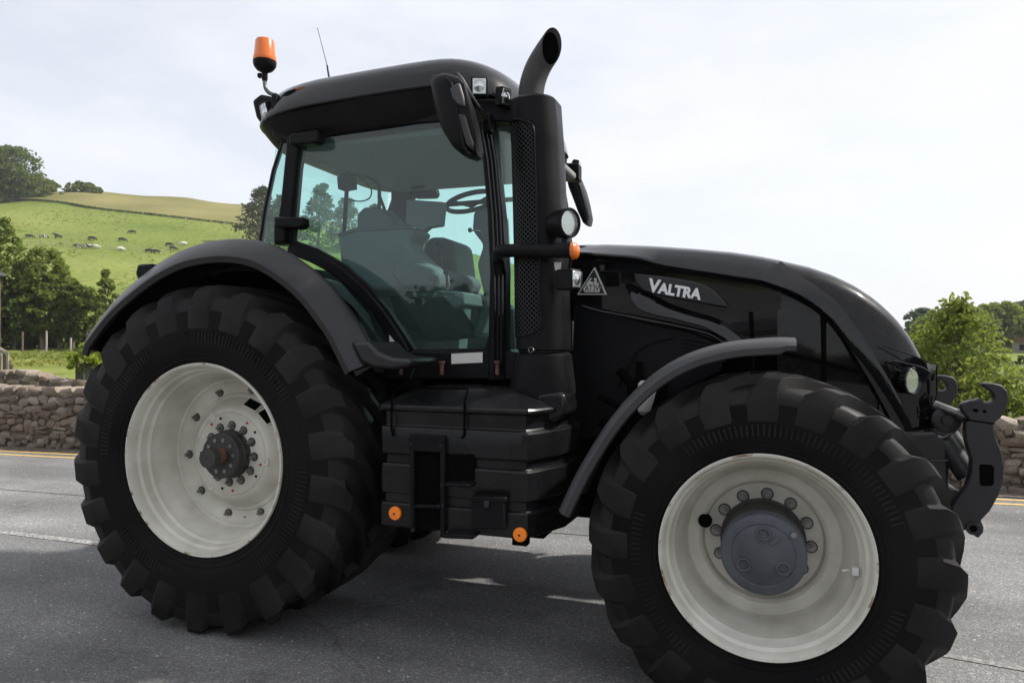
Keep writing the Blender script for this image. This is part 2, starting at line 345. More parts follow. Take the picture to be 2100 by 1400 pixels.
ld = N(asph, 'ShaderNodeMath', operation='LESS_THAN'); ld.inputs[1].default_value = .3; L(asph, v2.outputs['Distance'], ld.inputs[0])
la = N(asph, 'ShaderNodeMath', operation='MULTIPLY'); L(asph, lt.outputs[0], la.inputs[0]); L(asph, ld.outputs[0], la.inputs[1])
mxc = N(asph, 'ShaderNodeMix', data_type='RGBA'); mxc.inputs['B'].default_value = (.5, .48, .44, 1); L(asph, la.outputs[0], mxc.inputs['Factor']); L(asph, sc_.outputs[0], mxc.inputs['A'])
crackv = N(asph, 'ShaderNodeTexVoronoi', Scale=.42, feature='DISTANCE_TO_EDGE'); wv = N(asph, 'ShaderNodeTexNoise', Scale=2.2, Detail=7); L(asph, O, wv.inputs['Vector'])
wa_ = N(asph, 'ShaderNodeVectorMath', operation='SCALE'); wa_.inputs['Scale'].default_value = .55; L(asph, wv.outputs['Color'], wa_.inputs[0]); wb_ = N(asph, 'ShaderNodeVectorMath', operation='ADD'); L(asph, O, wb_.inputs[0]); L(asph, wa_.outputs[0], wb_.inputs[1]); L(asph, wb_.outputs[0], crackv.inputs['Vector'])
ck = N(asph, 'ShaderNodeMapRange'); ck.inputs['From Min'].default_value = .0; ck.inputs['From Max'].default_value = .006; ck.inputs['To Min'].default_value = .66; ck.inputs['To Max'].default_value = 1; L(asph, crackv.outputs['Distance'], ck.inputs['Value'])
cm = N(asph, 'ShaderNodeTexNoise', Scale=.5, Detail=2); L(asph, O, cm.inputs['Vector']); cmr = N(asph, 'ShaderNodeMapRange'); cmr.inputs['From Min'].default_value = .5; cmr.inputs['From Max'].default_value = .58; L(asph, cm.outputs['Fac'], cmr.inputs['Value'])
cmx = N(asph, 'ShaderNodeMix'); cmx.inputs['A'].default_value = 1.0; L(asph, cmr.outputs[0], cmx.inputs['Factor']); L(asph, ck.outputs[0], cmx.inputs['B'])
st_ = N(asph, 'ShaderNodeTexNoise', Scale=1.6, Detail=4); L(asph, O, st_.inputs['Vector']); smr = N(asph, 'ShaderNodeMapRange'); smr.inputs['From Min'].default_value = .62; smr.inputs['From Max'].default_value = .75; smr.inputs['To Min'].default_value = 1; smr.inputs['To Max'].default_value = .68; L(asph, st_.outputs['Fac'], smr.inputs['Value'])
cmul = N(asph, 'ShaderNodeMath', operation='MULTIPLY'); L(asph, cmx.outputs['Result'], cmul.inputs[0]); L(asph, smr.outputs[0], cmul.inputs[1])
csc = N(asph, 'ShaderNodeVectorMath', operation='SCALE'); L(asph, mxc.outputs['Result'], csc.inputs[0]); L(asph, cmul.outputs[0], csc.inputs['Scale']); L(asph, csc.outputs[0], P(asph).inputs['Base Color'])
bpa = N(asph, 'ShaderNodeBump', Strength=.42, Distance=.006); L(asph, v1.outputs['Distance'], bpa.inputs['Height']); L(asph, bpa.outputs[0], P(asph).inputs['Normal'])

Lw0, Lw1 = AZ(51, 918, 0), AZ(2080, 1010, 0)                     # foot of the roadside wall, both ends in view
wd = (Lw1 - Lw0); wd.z = 0; wd.normalize(); wn_ = Vector((-wd.y, wd.x, 0))
def sheet(name, a0, a1, b0, b1, z, m, ext=60, nx=60):
    """strip between the lines a0-a1 and b0-b1, lengthened by ext at both ends"""
    v = []; f = []
    for i in range(nx + 1):
        for p, q in ((a0, a1), (b0, b1)):
            d = (q - p).normalized(); s = p - d * ext; e_ = q + d * ext
            w = s.lerp(e_, i / nx); v.append((w.x, w.y, z))
    for i in range(nx): f.append((2 * i, 2 * i + 2, 2 * i + 3, 2 * i + 1))
    me = bpy.data.meshes.new(name); me.from_pydata(v, [], f); me.materials.append(m); me.update(); return obj(name, me)
tag(sheet('road', Vector((-8, -21, 0)), Vector((6, -21, 0)), Lw0 - wn_ * .30, Lw1 - wn_ * .30, 0, asph), kind='structure')
dirt = mat('verge_dirt', (.13, .1, .075), .95); noise_col(dirt, (.06, .05, .04), (.19, .15, .115), 14, 7, bump=.8, bscale=60)
tag(sheet('verge', Lw0 - wn_ * .33, Lw1 - wn_ * .33, Lw0 + wn_ * .5, Lw1 + wn_ * .5, .012, dirt), kind='structure')
def worn(name, col, wear, scale=30):
    m = mat(name, col, .75); tc = N(m, 'ShaderNodeTexCoord'); no = N(m, 'ShaderNodeTexNoise', Scale=scale, Detail=8); no.inputs['Roughness'].default_value = .75
    L(m, tc.outputs['Object'], no.inputs['Vector']); rp = N(m, 'ShaderNodeValToRGB'); e = rp.color_ramp.elements
    e[0].position = wear - .05; e[1].position = wear + .07; e[0].color = (.14, .135, .13, 1); e[1].color = (*col, 1); L(m, no.outputs['Fac'], rp.inputs['Fac']); L(m, rp.outputs['Color'], P(m).inputs['Base Color'])
    bq = N(m, 'ShaderNodeTexVoronoi', Scale=115.); L(m, tc.outputs['Object'], bq.inputs['Vector']); b2 = N(m, 'ShaderNodeBump', Strength=.4, Distance=.005); L(m, bq.outputs['Distance'], b2.inputs['Height']); L(m, b2.outputs[0], P(m).inputs['Normal'])
    return m
yel = worn('yellow_line_paint', (.62, .42, .13), .40)
for (ly, ry) in ((924.3, 1025.5), (931.3, 1034.3)):
    a, b = AZ(0, ly, 0), AZ(2080, ry, 0); d = (b - a).normalized(); n_ = Vector((-d.y, d.x, 0)) * .036
    tag(sheet('road_marking', a - n_, b - n_, a + n_, b + n_, .004, yel, 40), kind='structure')
wht = worn('worn_white_line_paint', (.5, .49, .46), .53, 45)
a, b = AZ(0, 1090, 0), AZ(190, 1113, 0); d = (b - a).normalized(); n_ = Vector((-d.y, d.x, 0)) * .045
for k in range(4):
    s = b + d * (.25 - 5.0 * k); q = s - d * 3.4
    tag(sheet('road_marking', q - n_, s - n_, q + n_, s + n_, .004, wht, 0, 4), kind='structure')
a, b = AZ(1930, 1342, 0), AZ(2100, 1372, 0); d = (b - a).normalized(); n_ = Vector((-d.y, d.x, 0)) * .03
fad = worn('faded_line_paint', (.3, .29, .28), .5, 30)
tag(sheet('road_marking', a - n_ - d * .6, b - n_ + d * 4, a + n_ - d * .6, b + n_ + d * 4, .004, fad, 0, 4), kind='structure')
tar = mat('tar_seam', (.03, .03, .03), .6)
a, b = AZ(0, 1003, 0), AZ(165, 1016, 0); d = (b - a).normalized(); n_ = Vector((-d.y, d.x, 0)) * .007
tag(sheet('road_seam', a - n_, b - n_, a + n_, b + n_, .004, tar, 6), kind='structure')

# ------------------------------------------------------------------ stone walls
stone_m = mat('field_stone', (.25, .21, .17), .9, spec=.2)
tc = N(stone_m, 'ShaderNodeTexCoord'); oi = N(stone_m, 'ShaderNodeObjectInfo'); no = N(stone_m, 'ShaderNodeTexNoise', Scale=9.0, Detail=8); no.inputs['Roughness'].default_value = .65
L(stone_m, tc.outputs['Object'], no.inputs['Vector'])
rp = N(stone_m, 'ShaderNodeValToRGB'); e = rp.color_ramp.elements; e[0].position = 0; e[0].color = (.18, .14, .105, 1); e[1].position = 1; e[1].color = (.42, .36, .29, 1)
for p_, c_ in ((.25, (.25, .195, .15)), (.5, (.31, .26, .21)), (.75, (.22, .175, .145))): x = e.new(p_); x.color = (*c_, 1)
L(stone_m, oi.outputs['Random'], rp.inputs['Fac'])
mr = N(stone_m, 'ShaderNodeMapRange'); mr.inputs['From Min'].default_value = .25; mr.inputs['From Max'].default_value = .75; mr.inputs['To Min'].default_value = .42; mr.inputs['To Max'].default_value = 1.38; L(stone_m, no.outputs['Fac'], mr.inputs['Value'])
sv = N(stone_m, 'ShaderNodeVectorMath', operation='SCALE'); L(stone_m, rp.outputs['Color'], sv.inputs[0]); L(stone_m, mr.outputs[0], sv.inputs['Scale'])
lich = N(stone_m, 'ShaderNodeTexNoise', Scale=17.0, Detail=5); L(stone_m, tc.outputs['Object'], lich.inputs['Vector']); gt = N(stone_m, 'ShaderNodeMapRange'); gt.inputs['From Min'].default_value = .62; gt.inputs['From Max'].default_value = .72; L(stone_m, lich.outputs['Fac'], gt.inputs['Value'])
mxl = N(stone_m, 'ShaderNodeMix', data_type='RGBA'); mxl.inputs['B'].default_value = (.47, .45, .4, 1); L(stone_m, gt.outputs[0], mxl.inputs['Factor']); L(stone_m, sv.outputs[0], mxl.inputs['A']); L(stone_m, mxl.outputs['Result'], P(stone_m).inputs['Base Color'])
bp = N(stone_m, 'ShaderNodeBump', Strength=.9, Distance=.03); L(stone_m, no.outputs['Fac'], bp.inputs['Height']); L(stone_m, bp.outputs[0], P(stone_m).inputs['Normal'])
mort = mat('wall_mortar', (.1, .082, .066), .95); noise_col(mort, (.09, .075, .06), (.2, .168, .135), 12, 6, bump=.8, bscale=50)
def stone_mesh(k):
    R = random.Random(k); v = []; idx = {}
    for i in range(3):
        for j in range(3):
            for l in range(3):
                if (i, j, l) != (1, 1, 1):
                    p = Vector((i - 1, j - 1, l - 1)); q = p.normalized() * 1.08
                    p = p.lerp(q, .5 + .3 * R.random()) * (.5)
                    p += Vector((R.uniform(-.09, .09), R.uniform(-.07, .07), R.uniform(-.10, .10))); idx[(i, j, l)] = len(v); v.append(p)
    f = []
    for ax in range(3):
        for s in (0, 2):
            for a in range(2):
                for b in range(2):
                    q = []
                    for da, db in ((0, 0), (1, 0), (1, 1), (0, 1)):
                        c = [0, 0, 0]; c[ax] = s; c[(ax + 1) % 3] = a + da; c[(ax + 2) % 3] = b + db; q.append(idx[tuple(c)])
                    f.append(tuple(q))
    mb = MB(); mb.add(v, f); return mesh_of('stone', mb, stone_m, 50)
STONES = [stone_mesh(k) for k in range(14)]
def build_wall(name, label, a, b, height, thick, rows, spans, cope=.2, cat='wall', seed=3):
    """rubble wall from a to b (foot of the road face); stones inside 'spans' (metres along) are single pieces, the rest one mass"""
    R = random.Random(seed); d = (b - a); Ln = d.length; d.normalize(); n = Vector((-d.y, d.x, 0)); ang = math.atan2(d.y, d.x)
    root = tag(empty(name, a), label, cat)
    core = MB(); segs = max(2, int(Ln / .5)); loops = []
    for i in range(segs + 1):
        s = Ln * i / segs; h = height(s) - cope * .55; p = d * s
        loops.append([p + n * .045 + Vector((0, 0, -.3)), p + n * .045 + Vector((0, 0, h)), p + n * (thick - .07) + Vector((0, 0, h)), p + n * (thick - .07) + Vector((0, 0, -.3))])
    core.loft(loops); part('mortar_core', core, mort, root, smooth=0)
    mass = MB()
    def put(s, off, z, w, dp, h):
        me = STONES[R.randrange(len(STONES))]; single = any(p <= s <= q for p, q in spans)
        rot = Matrix.Rotation(ang + R.choice((0, math.pi)) + R.uniform(-.06, .06), 4, 'Z') @ Matrix.Rotation(R.uniform(-.16, .16), 4, 'Y')
        mt = Matrix.Translation(d * s + n * off + Vector((0, 0, z))) @ rot @ Matrix.Diagonal((w, dp, h, 1))
        if single: o = obj('stone', me, root); o.matrix_basis = mt
        else: mass.add([mt @ q.co for q in me.vertices], [tuple(p.vertices) for p in me.polygons])
    s0 = 0.0
    for r in range(rows):
        s = R.uniform(-.2, 0)
        while s < Ln:
            H = height(min(max(s, 0), Ln)) - cope; hh = H / rows
            w = R.uniform(.10, .30) * (1.15 if R.random() < .6 else .75)
            if w > .22 and R.random() < .3 and r < rows - 1:
                put(s + w / 2, .10, hh * (r + .27), w * 1.03, R.uniform(.2, .27), hh * .56); put(s + w / 2 + R.uniform(-.05, .05), .10, hh * (r + .78), w * .95, R.uniform(.2, .27), hh * .52)
            else: put(s + w / 2, .105 + R.uniform(-.015, .015), hh * (r + .5) + R.uniform(-.04, .04), w * 1.06, R.uniform(.2, .31), hh * R.uniform(.85, 1.25))
            s += w
    s = 0
    while s < Ln:
        w = R.uniform(.16, .38); H = height(s)
        put(s + w / 2, thick / 2, H - cope * .5 + R.uniform(-.02, .025), w * 1.06, thick * R.uniform(.95, 1.1), cope * R.uniform(.95, 1.2)); s += w
    if mass.v:
        o = part('stone_mass', mass, stone_m, root, smooth=50, fix=False); o['kind'] = 'stuff'
    return root
wa = Lw0 - wd * 18; wb = Lw1 + wd * 14.0; WL = (wb - wa).length
build_wall('stone_wall', 'long rubble stone wall running along the far side of the road', wa, wb, lambda s: interp(s, [0, 18, 19.8, WL - 14, WL], [.98, .97, .95, .87, .87]), .42, 7,
           [(16.8, 20.1), (WL - 15.2, WL - 12.6)], .15)
w2a = AY(-40, 800, 5.7); w2b = AY(166, 800, 5.7); w2a.z = w2b.z = 0
W2 = [(AY(p, q, 5.7).x - w2a.x, AY(p, q, 5.7).z) for p, q in ((-40, 759), (0, 760), (40, 760), (70, 770), (100, 779), (128, 784), (130, 776), (166, 777))]
build_wall('stone_wall', 'lower brown stone wall stepping down behind the roadside wall', w2a, w2b, lambda s: interp(s, [q[0] for q in W2], [q[1] for q in W2]), .4, 6, [(-1, 99)], .13, seed=9)

# ------------------------------------------------------------------ trees
def leaf_mat(name, c0, c1, scale=.5):
    m = mat(name, c0, .7, spec=.25); noise_col(m, c0, c1, scale, 3, .35, .65)
    tl = N(m, 'ShaderNodeBsdfTranslucent'); mxs = N(m, 'ShaderNodeMixShader', Fac=.45); out = m.node_tree.nodes['Material Output']
    rp = [q for q in m.node_tree.nodes if q.type == 'VALTORGB'][0]
    hs = N(m, 'ShaderNodeHueSaturation', Saturation=1.1, Value=1.35); L(m, rp.outputs['Color'], hs.inputs['Color']); L(m, hs.outputs[0], tl.inputs[0])
    L(m, P(m).outputs[0], mxs.inputs[1]); L(m, tl.outputs[0], mxs.inputs[2]); L(m, mxs.outputs[0], out.inputs['Surface'])
    return m
LEAF = dict(dark=leaf_mat('dark_leaf', (.065, .098, .022), (.13, .17, .04)), mid=leaf_mat('mid_leaf', (.105, .145, .03), (.195, .23, .055)),
            light=leaf_mat('light_leaf', (.11, .15, .03), (.19, .22, .055), 1.5), lime=leaf_mat('lime_leaf', (.2, .27, .04), (.3, .36, .07), 2),
            pine=leaf_mat('pine_needle', (.05, .065, .03), (.10, .115, .055)), hazed=leaf_mat('hazed_far_leaf', (.05, .085, .045), (.085, .12, .06)),  # far leaves: distance haze put into the colour, a greyer, bluer green
            belt=leaf_mat('belt_leaf', (.012, .022, .008), (.026, .04, .014)), hedge=leaf_mat('hedge_leaf', (.05, .085, .022), (.09, .13, .035)))
bark = mat('bark', (.09, .075, .06), .95); noise_col(bark, (.05, .042, .034), (.15, .13, .11), 6, 6, bump=.8, bscale=25, stretch=(1, 1, .25))
def leaves(centers, rad, n_each, size, rg, flat=.0, droop=0.):
    """leaf quads scattered through clumps -> vertices, faces"""
    c = np.repeat(centers, n_each, 0); r = np.repeat(rad, n_each)
    p = rg.normal(size=c.shape); p /= np.linalg.norm(p, axis=1)[:, None]; p *= (rg.random(len(c)) ** .45)[:, None]
    p[:, 2] *= (1 - flat); pos = c + p * r[:, None]; pos[:, 2] -= droop * r * rg.random(len(c))
    a = rg.normal(size=c.shape); a /= np.linalg.norm(a, axis=1)[:, None]; b = np.cross(a, rg.normal(size=c.shape)); b /= np.linalg.norm(b, axis=1)[:, None]
    s = size * rg.uniform(.6, 1.3, len(c))[:, None]
    v = np.stack([pos - a * s * .5, pos + b * s * .32 + a * s * .05, pos + a * s * .55, pos - b * s * .32], 1).reshape(-1, 3)
    return v, np.arange(len(v)).reshape(-1, 4)
def mesh_np(name, v, f, m):
    me = bpy.data.meshes.new(name); me.vertices.add(len(v)); me.vertices.foreach_set('co', np.asarray(v, np.float32).ravel())
    me.loops.add(f.size); me.loops.foreach_set('vertex_index', f.ravel().astype(np.int32)); me.polygons.add(len(f))
    me.polygons.foreach_set('loop_start', np.arange(0, f.size, 4, dtype=np.int32)); me.materials.append(m); me.update(calc_edges=True); return me
def tree(name, label, base, h, w, style, leaf, size, count, seed, group=None, cat='tree', trunk_h=.25, lean=0., bare=False, trunk_r=None):
    rg = np.random.default_rng(seed); R = random.Random(seed)
    root = tag(empty(name, base), label, cat, group)
    tm = MB(); tr_ = trunk_r or h * .018 + .02; top = h * (.92 if style in ('pine', 'sapling') else .7)
    pts = [Vector((lean * h * t * t + R.uniform(-.01, .01) * h, R.uniform(-.01, .01) * h, top * t - (.25 if t == 0 else 0))) for t in np.linspace(0, 1, 6)]
    tm.tube(pts, [tr_ * (1.25 - t * 1.05) for t in np.linspace(0, 1, 6)], 7)
    count = int(count * 1.7); nc = int(np.clip(count / 26, 20, 260)); cs = []; rs = []
    for i in range(nc):
        if style == 'pine':
            t = R.random() ** .8; z = h * (trunk_h + (1 - trunk_h) * t); rr = w * .5 * (1 - t) ** .7 * R.uniform(.35, 1) + .02 * h; cr = w * .12 * (1.25 - .6 * t)
        elif style == 'sapling':
            t = R.random(); z = h * (trunk_h + (1 - trunk_h) * t); rr = w * .5 * math.sin(math.pi * min(1, .25 + .8 * t)) ** .8 * R.random() ** .5; cr = w * R.uniform(.06, .14)
        elif style == 'bush':
            t = R.random() ** .8; z = h * t * .9; rr = w * .5 * math.sqrt(max(0.02, 1 - (t * .95) ** 2)) * R.uniform(.3, 1); cr = min(h, w) * R.uniform(.10, .2)
        else:
            u = R.uniform(-1, 1); z = h * (trunk_h + (1 - trunk_h) * (.5 + .43 * u)); rr = w * .44 * math.sqrt(max(0, 1 - u * u * .92)) * R.random() ** .35; cr = w * R.uniform(.06, .13)
        a = R.uniform(0, 2 * math.pi); p = np.array([rr * math.cos(a) + lean * z * z / h, rr * math.sin(a), z]); cs.append(p); rs.append(cr)
        if i % 5 == 0 or (style in ('sapling', 'pine') and i % 2 == 0):
            t0 = np.clip(z / top - .22, .12, .95); s = Vector((lean * h * t0 * t0, 0, top * t0)); e_ = Vector(p)
            tm.tube([s, s.lerp(e_, .5) + Vector((0, 0, .03 * h)), e_], [tr_ * .4 * (1.1 - t0 * .8), tr_ * .25 * (1.1 - t0 * .8), tr_ * .08], 5)
    part('trunk', tm, bark, root, smooth=60, fix=False)
    v, f = leaves(np.array(cs), np.array(rs), max(4, count // nc), size, rg, flat=.35 if style != 'pine' else .5, droop=.4 if style == 'pine' else .0)
    o = obj('crown', mesh_np('crown', v, f, LEAF[leaf]), root); return root

# grove behind the wall on the left
G = 'young trees in the grove below the hill'
for i, (px, py, hp, wp, leaf, n, lab) in enumerate([
        (-8, 716, 205, 90, 'mid', 3400, 'tall dark green tree at the left edge of the picture beside the shed'),
        (30, 717, 110, 70, 'dark', 2600, 'dark leafy tree just right of the shed in the grove'),
        (88, 717, 162, 84, 'mid', 3000, 'tallest slim tree in the middle of the grove with a pale fence post before it'),
        (122, 716, 124, 70, 'mid', 2200, 'mid green bushy tree between the tallest slim tree and the dark round sapling'),
        (150, 718, 112, 46, 'dark', 1900, 'narrow dark round sapling standing right of the tallest grove tree'),
        (178, 717, 104, 44, 'mid', 1700, 'slender green sapling at the right end of the grove near the fender'),
        (215, 720, 128, 46, 'mid', 1500, 'thin sapling peeping over the rear fender edge')]):
    b, r = on_land(px, py); s = r / FPX * 1.12
    tree('broadleaf_tree', lab, b, hp * s, wp * s, 'round' if i != 6 else 'sapling', leaf, .30, n, 40 + i, G, trunk_h=.10)
for i, (px, py, hp, wp) in enumerate([(62, 715, 40, 56), (15, 717, 54, 70), (118, 715, 36, 56), (172, 715, 36, 50)]):
    b, r = on_land(px, py); b = b + Vector((-.8, 1.4, 0)); s = r / FPX * 1.1
    tree('undergrowth_bush', ['low shady bush at the foot of the tallest grove tree, left side', 'low shady bush beside the brown shed', 'low shady bush between two pale fence posts', 'low shady bush under the saplings by the fender'][i], put_land(b.x, b.y), hp * s, wp * s, 'bush', 'dark', .3, 1200, 60 + i, 'undergrowth bushes', 'bush')
# hilltop
H = 'trees and bushes on the hilltop skyline'
for i, (px, py, hp, wp, st, leaf, n, lab) in enumerate([
        (22, 414, 84, 98, 'round', 'dark', 3600, 'big dark round tree on the hilltop at the left edge'), (-20, 416, 80, 70, 'round', 'dark', 2000, 'big dark tree half cut off by the left edge on the hilltop'),
        (-4, 416, 46, 30, 'bush', 'dark', 900, 'small dark bush under the big hilltop tree'),
        (72, 404, 34, 44, 'bush', 'mid', 1100, 'brownish bush next to the big dark hilltop tree'), (97, 399, 24, 40, 'bush', 'mid', 900, 'low scrubby bush on the hilltop behind the brownish bush')]):
    b, r = on_land(px, py); s = r / FPX * 1.12
    tree('hilltop_tree' if st == 'round' else 'hilltop_bush', lab, b, hp * s, wp * s, st, leaf, .95, n, 80 + i, H, 'tree' if st == 'round' else 'bush', trunk_h=.06)
for i, (px, py, hp, wp) in enumerate([(146, 392, 14, 24), (163, 391, 16, 26), (182, 392, 15, 24), (200, 394, 9, 18)]):
    b, r = on_land(px, py + 1.5); s = r / FPX * 1.12
    tree('skyline_bush', ['first small bush from the left on the bare skyline of the hay field', 'second small bush from the left on the bare skyline of the hay field', 'third small bush from the left on the bare skyline of the hay field', 'smallest and last bush on the bare skyline of the hay field'][i], b, hp * s, wp * s, 'bush', 'mid', .7, 700, 95 + i, H, 'bush')
# windswept pines behind the cab
for i, (px, py, hp, wp, n) in enumerate([(528, 505, 104, 86, 1800), (572, 510, 96, 80, 1500), (652, 512, 118, 84, 1900), (705, 518, 100, 84, 1700), (762, 524, 92, 80, 1600), (820, 530, 70, 60, 1000)]):
    b, r = on_land(px, py); s = r / FPX * 1.1
    tree('pine_tree', ['dark pine tree on the hill left of the cab rear pillar', 'dark pine tree behind the cab rear pillar', 'tallest dark pine seen through the rear part of the door glass', 'dark pine seen through the door glass behind the seat', 'dark pine seen through the door glass left of the monitor', 'lowest small pine behind the cab monitor'][i], b, hp * s, wp * s, 'pine', 'pine', .75, n, 110 + i, 'pines on the slope behind the cab', trunk_h=.1, lean=.08)
# right hand side
bs = AY(1962, 900, 6.6); bs.z = -.03
tree('sapling', 'loose light green sapling with bare twigs behind the wall right of the bonnet', bs, AY(1972, 618, 6.6).z + .03, 1.95, 'sapling', 'light', .075, 3400, 131, trunk_h=.22, trunk_r=.028)
bs2 = AY(1915, 900, 7.6); bs2.z = -.03
tree('shrub', 'dense light green shrub half hidden by the nose of the tractor', bs2, AY(1900, 655, 7.6).z, 2.2, 'bush', 'light', .085, 4200, 132, cat='shrub')
bs3 = AY(2062, 900, 6.4); bs3.z = -.03
tree('shrub', 'low leafy shrub behind the wall beyond the front hook', bs3, AY(2060, 778, 6.4).z, .95, 'bush', 'light', .075, 1000, 133, cat='shrub')
for i, (px, py, hp, wp, leaf, n, lab) in enumerate([
        (2050, 722, 78, 92, 'mid', 3200, 'broad green tree in the field at the right edge of the picture'), (1985, 722, 74, 90, 'mid', 2600, 'round green tree in the field behind the light green sapling'),
        (1925, 722, 70, 80, 'mid', 2200, 'green field tree just right of the bonnet top'), (2102, 712, 72, 66, 'hazed', 1600, 'far tree with haze-tinted leaves cut off by the right edge'),
        (2080, 706, 62, 50, 'hazed', 1300, 'far tree with haze-tinted leaves behind the small house'), (1890, 706, 60, 60, 'hazed', 1300, 'far tree with haze-tinted leaves just above the bonnet nose')]):
    b, r = on_land(px, py); s = r / FPX * 1.08
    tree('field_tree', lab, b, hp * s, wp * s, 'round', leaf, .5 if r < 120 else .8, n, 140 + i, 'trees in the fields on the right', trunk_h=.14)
for i, (px, py, hp, wp) in enumerate([(2030, 742, 11, 12), (2046, 744, 12, 12), (2059, 745, 11, 13), (2093, 748, 15, 17), (2015, 741, 10, 12)]):
    b, r = on_land(px, py); s = r / FPX * 1.08
    tree('hedge_bush', ['second dark bush of the small hedge row in the right field', 'third dark bush of the small hedge row in the right field', 'fourth dark bush of the small hedge row in the right field', 'largest dark bush of the hedge row, nearest the right edge', 'first dark bush of the small hedge row, nearest the sapling'][i], b, hp * s, wp * s, 'bush', 'hedge', .2, 420, 160 + i, 'hedge bushes in the right field', 'bush')
# hedge between pasture and hay field
hp_ = [on_land(p, q)[0] for p, q in HEDGE]
hp_ = catmull(hp_, 18); hc = np.array([[p.x + RNG.normal() * .3, p.y + RNG.normal() * .3, float(land(np.array(p.x), np.array(p.y))) + .35] for p in hp_ for _ in range(3)])
v, f = leaves(hc, np.full(len(hc), .55), 12, .32, RNG, flat=.45)
o = obj('hedge', mesh_np('hedge', v, f, LEAF['hedge'])); tag(o, 'thin dark hedge dividing the green pasture from the brown hay field', 'hedge')

# ------------------------------------------------------------------ fences, shed, house, tree guard
wood = mat('weathered_wood', (.25, .22, .18), .9); noise_col(wood, (.15, .13, .1), (.36, .33, .28), 5, 6, bump=.5, bscale=30, stretch=(1, 1, .2))
woodd = mat('dark_wood', (.08, .065, .05), .9); noise_col(woodd, (.05, .04, .03), (.13, .1, .08), 8, 5, stretch=(1, 1, .2))
wire_m = mat('fence_wire', (.2, .2, .2), .5, metal=.8)
ff = tag(empty('wire_fence', on_land(107, 503)[0]), 'post and wire fence crossing the pasture below the grazing cows', 'fence'); base0 = ff.location.copy()
fp = []
for px, py in [(6, 501), (32, 503), (57, 503), (83, 504), (107, 505), (132, 506), (158, 508), (183, 509), (205, 510), (228, 512), (250, 513), (273, 514), (292, 517), (315, 519), (338, 521), (362, 524), (390, 527)]:
    b, r = on_land(px, py); fp.append(b)
    mb = MB(); q = b - base0; mb.tube([q + Vector((0, 0, -.2)), q + Vector((0, 0, 1.25)), q + Vector((0, 0, 1.3))], [.09, .085, .05], 7); part('post', mb, wood, ff)
for z in (.45, .8, 1.12): mb = MB(); mb.tube([p - base0 + Vector((0, 0, z)) for p in fp], .012, 4); part('wire', mb, wire_m, ff)
PL = ['grey wooden post left of the tallest grove tree', 'pale wooden post before the tallest grove tree', 'short wooden post before the narrow dark sapling']
for i, (px, py, top, m_) in enumerate([(46, 722, 692, woodd), (95, 722, 690, wood), (145, 722, 700, wood)]):
    b, r = on_land(px, py); h = (py - top) / FPX * r * 1.15; mb = MB()
    mb.loft([[(s * math.cos(a), s * math.sin(a), z) for a in np.linspace(0, 2 * math.pi, 9)[:-1]] for s, z in ((.075, -.2), (.07, h - .05), (.045, h))])
    o = part('fence_post', mb, m_, smooth=40); o.location = b; tag(o, PL[i], 'post', 'fence posts along the grove')
b, r = on_land(-4, 720); s = r / FPX
sh = tag(empty('shed', b), 'brown stone shed with a slate roof edge at the left margin', 'shed'); dx = ray(10, 700); dx = Vector((dx.y, -dx.x, 0)).normalized(); dy = Vector((-dx.y, dx.x, 0))
ht = 112 * s * 1.12; mb = MB(); mb.obox(dx * -2.2 + dy * 2 + Vector((0, 0, ht / 2 - .2)), dx, dy, (0, 0, 1), 2.35, 2, ht / 2 + .2); shm = mat('shed_wall', (.14, .1, .07), .95); noise_col(shm, (.09, .065, .045), (.2, .15, .11), 3, 6, bump=.6, bscale=12); part('wall', mb, shm, sh)
mb = MB(); mb.loft([[dx * a + dy * q + Vector((0, 0, ht + z)) for a, z in ((-4.9, -.02), (.45, -.02), (.45, .12), (-2.2, 1.3), (-4.9, .12))] for q in (-.3, 4.3)]); slate = mat('slate', (.12, .12, .13), .6); part('roof', mb, slate, sh)
# timber rail with stakes at the left margin
tf = tag(empty('timber_fence', AY(8, 760, 8.0).xy.to_3d()), 'short weathered timber fence with dark stakes at the left margin behind the low wall', 'fence'); o0 = tf.location
for px, top, wpx, m_ in ((2, 713, 6, wood), (11, 722, 9, woodd), (17, 722, 4, wood), (21, 738, 4, woodd), (25, 746, 4, woodd), (30, 756, 4, wood)):
    p = AY(px, top, 8.0); hw = wpx / FPX * 12.5 * .5; mb = MB(); mb.box(p.x - o0.x - hw, p.x - o0.x + hw, -hw, hw, -.1, p.z); part('stake', mb, m_, tf, bev=.01)
p, q = AY(-30, 700, 7.9), AY(14, 724, 7.9); mb = MB(); mb.tube([p - o0, q - o0], .05, 6); part('rail', mb, wood, tf)
# sapling in a tree guard
pg = AY(173, 745, 5.9); tg = tag(empty('tree_guard', (pg.x, 5.9, 0)), 'dark green square tree guard standing behind the wall by the rear tyre', 'tree guard')
gm = mat('guard_mesh', (.03, .045, .02), .5); noise_col(gm, (.018, .03, .012), (.06, .08, .035), 6, stretch=(3, 3, .4)); hw = .095
for k in range(4):
    mb = MB(); a = k * math.pi / 2; c = Vector((math.cos(a), math.sin(a), 0)); t_ = Vector((-c.y, c.x, 0)); mb.obox(c * hw + Vector((0, 0, pg.z / 2)), c, t_, (0, 0, 1), .004, hw - .014, pg.z / 2); part('panel', mb, gm, tg)
    mb = MB(); q = (c + t_) * hw; mb.box(q.x - .013, q.x + .013, q.y - .013, q.y + .013, -.05, pg.z + .02); part('corner_post', mb, woodd, tg)
tree('guarded_sapling', 'lime green sapling growing out of the tree guard', Vector((pg.x + .02, 5.9, 0)), pg.z + .36, .75, 'sapling', 'lime', .12, 420, 171, trunk_h=.72, trunk_r=.02)
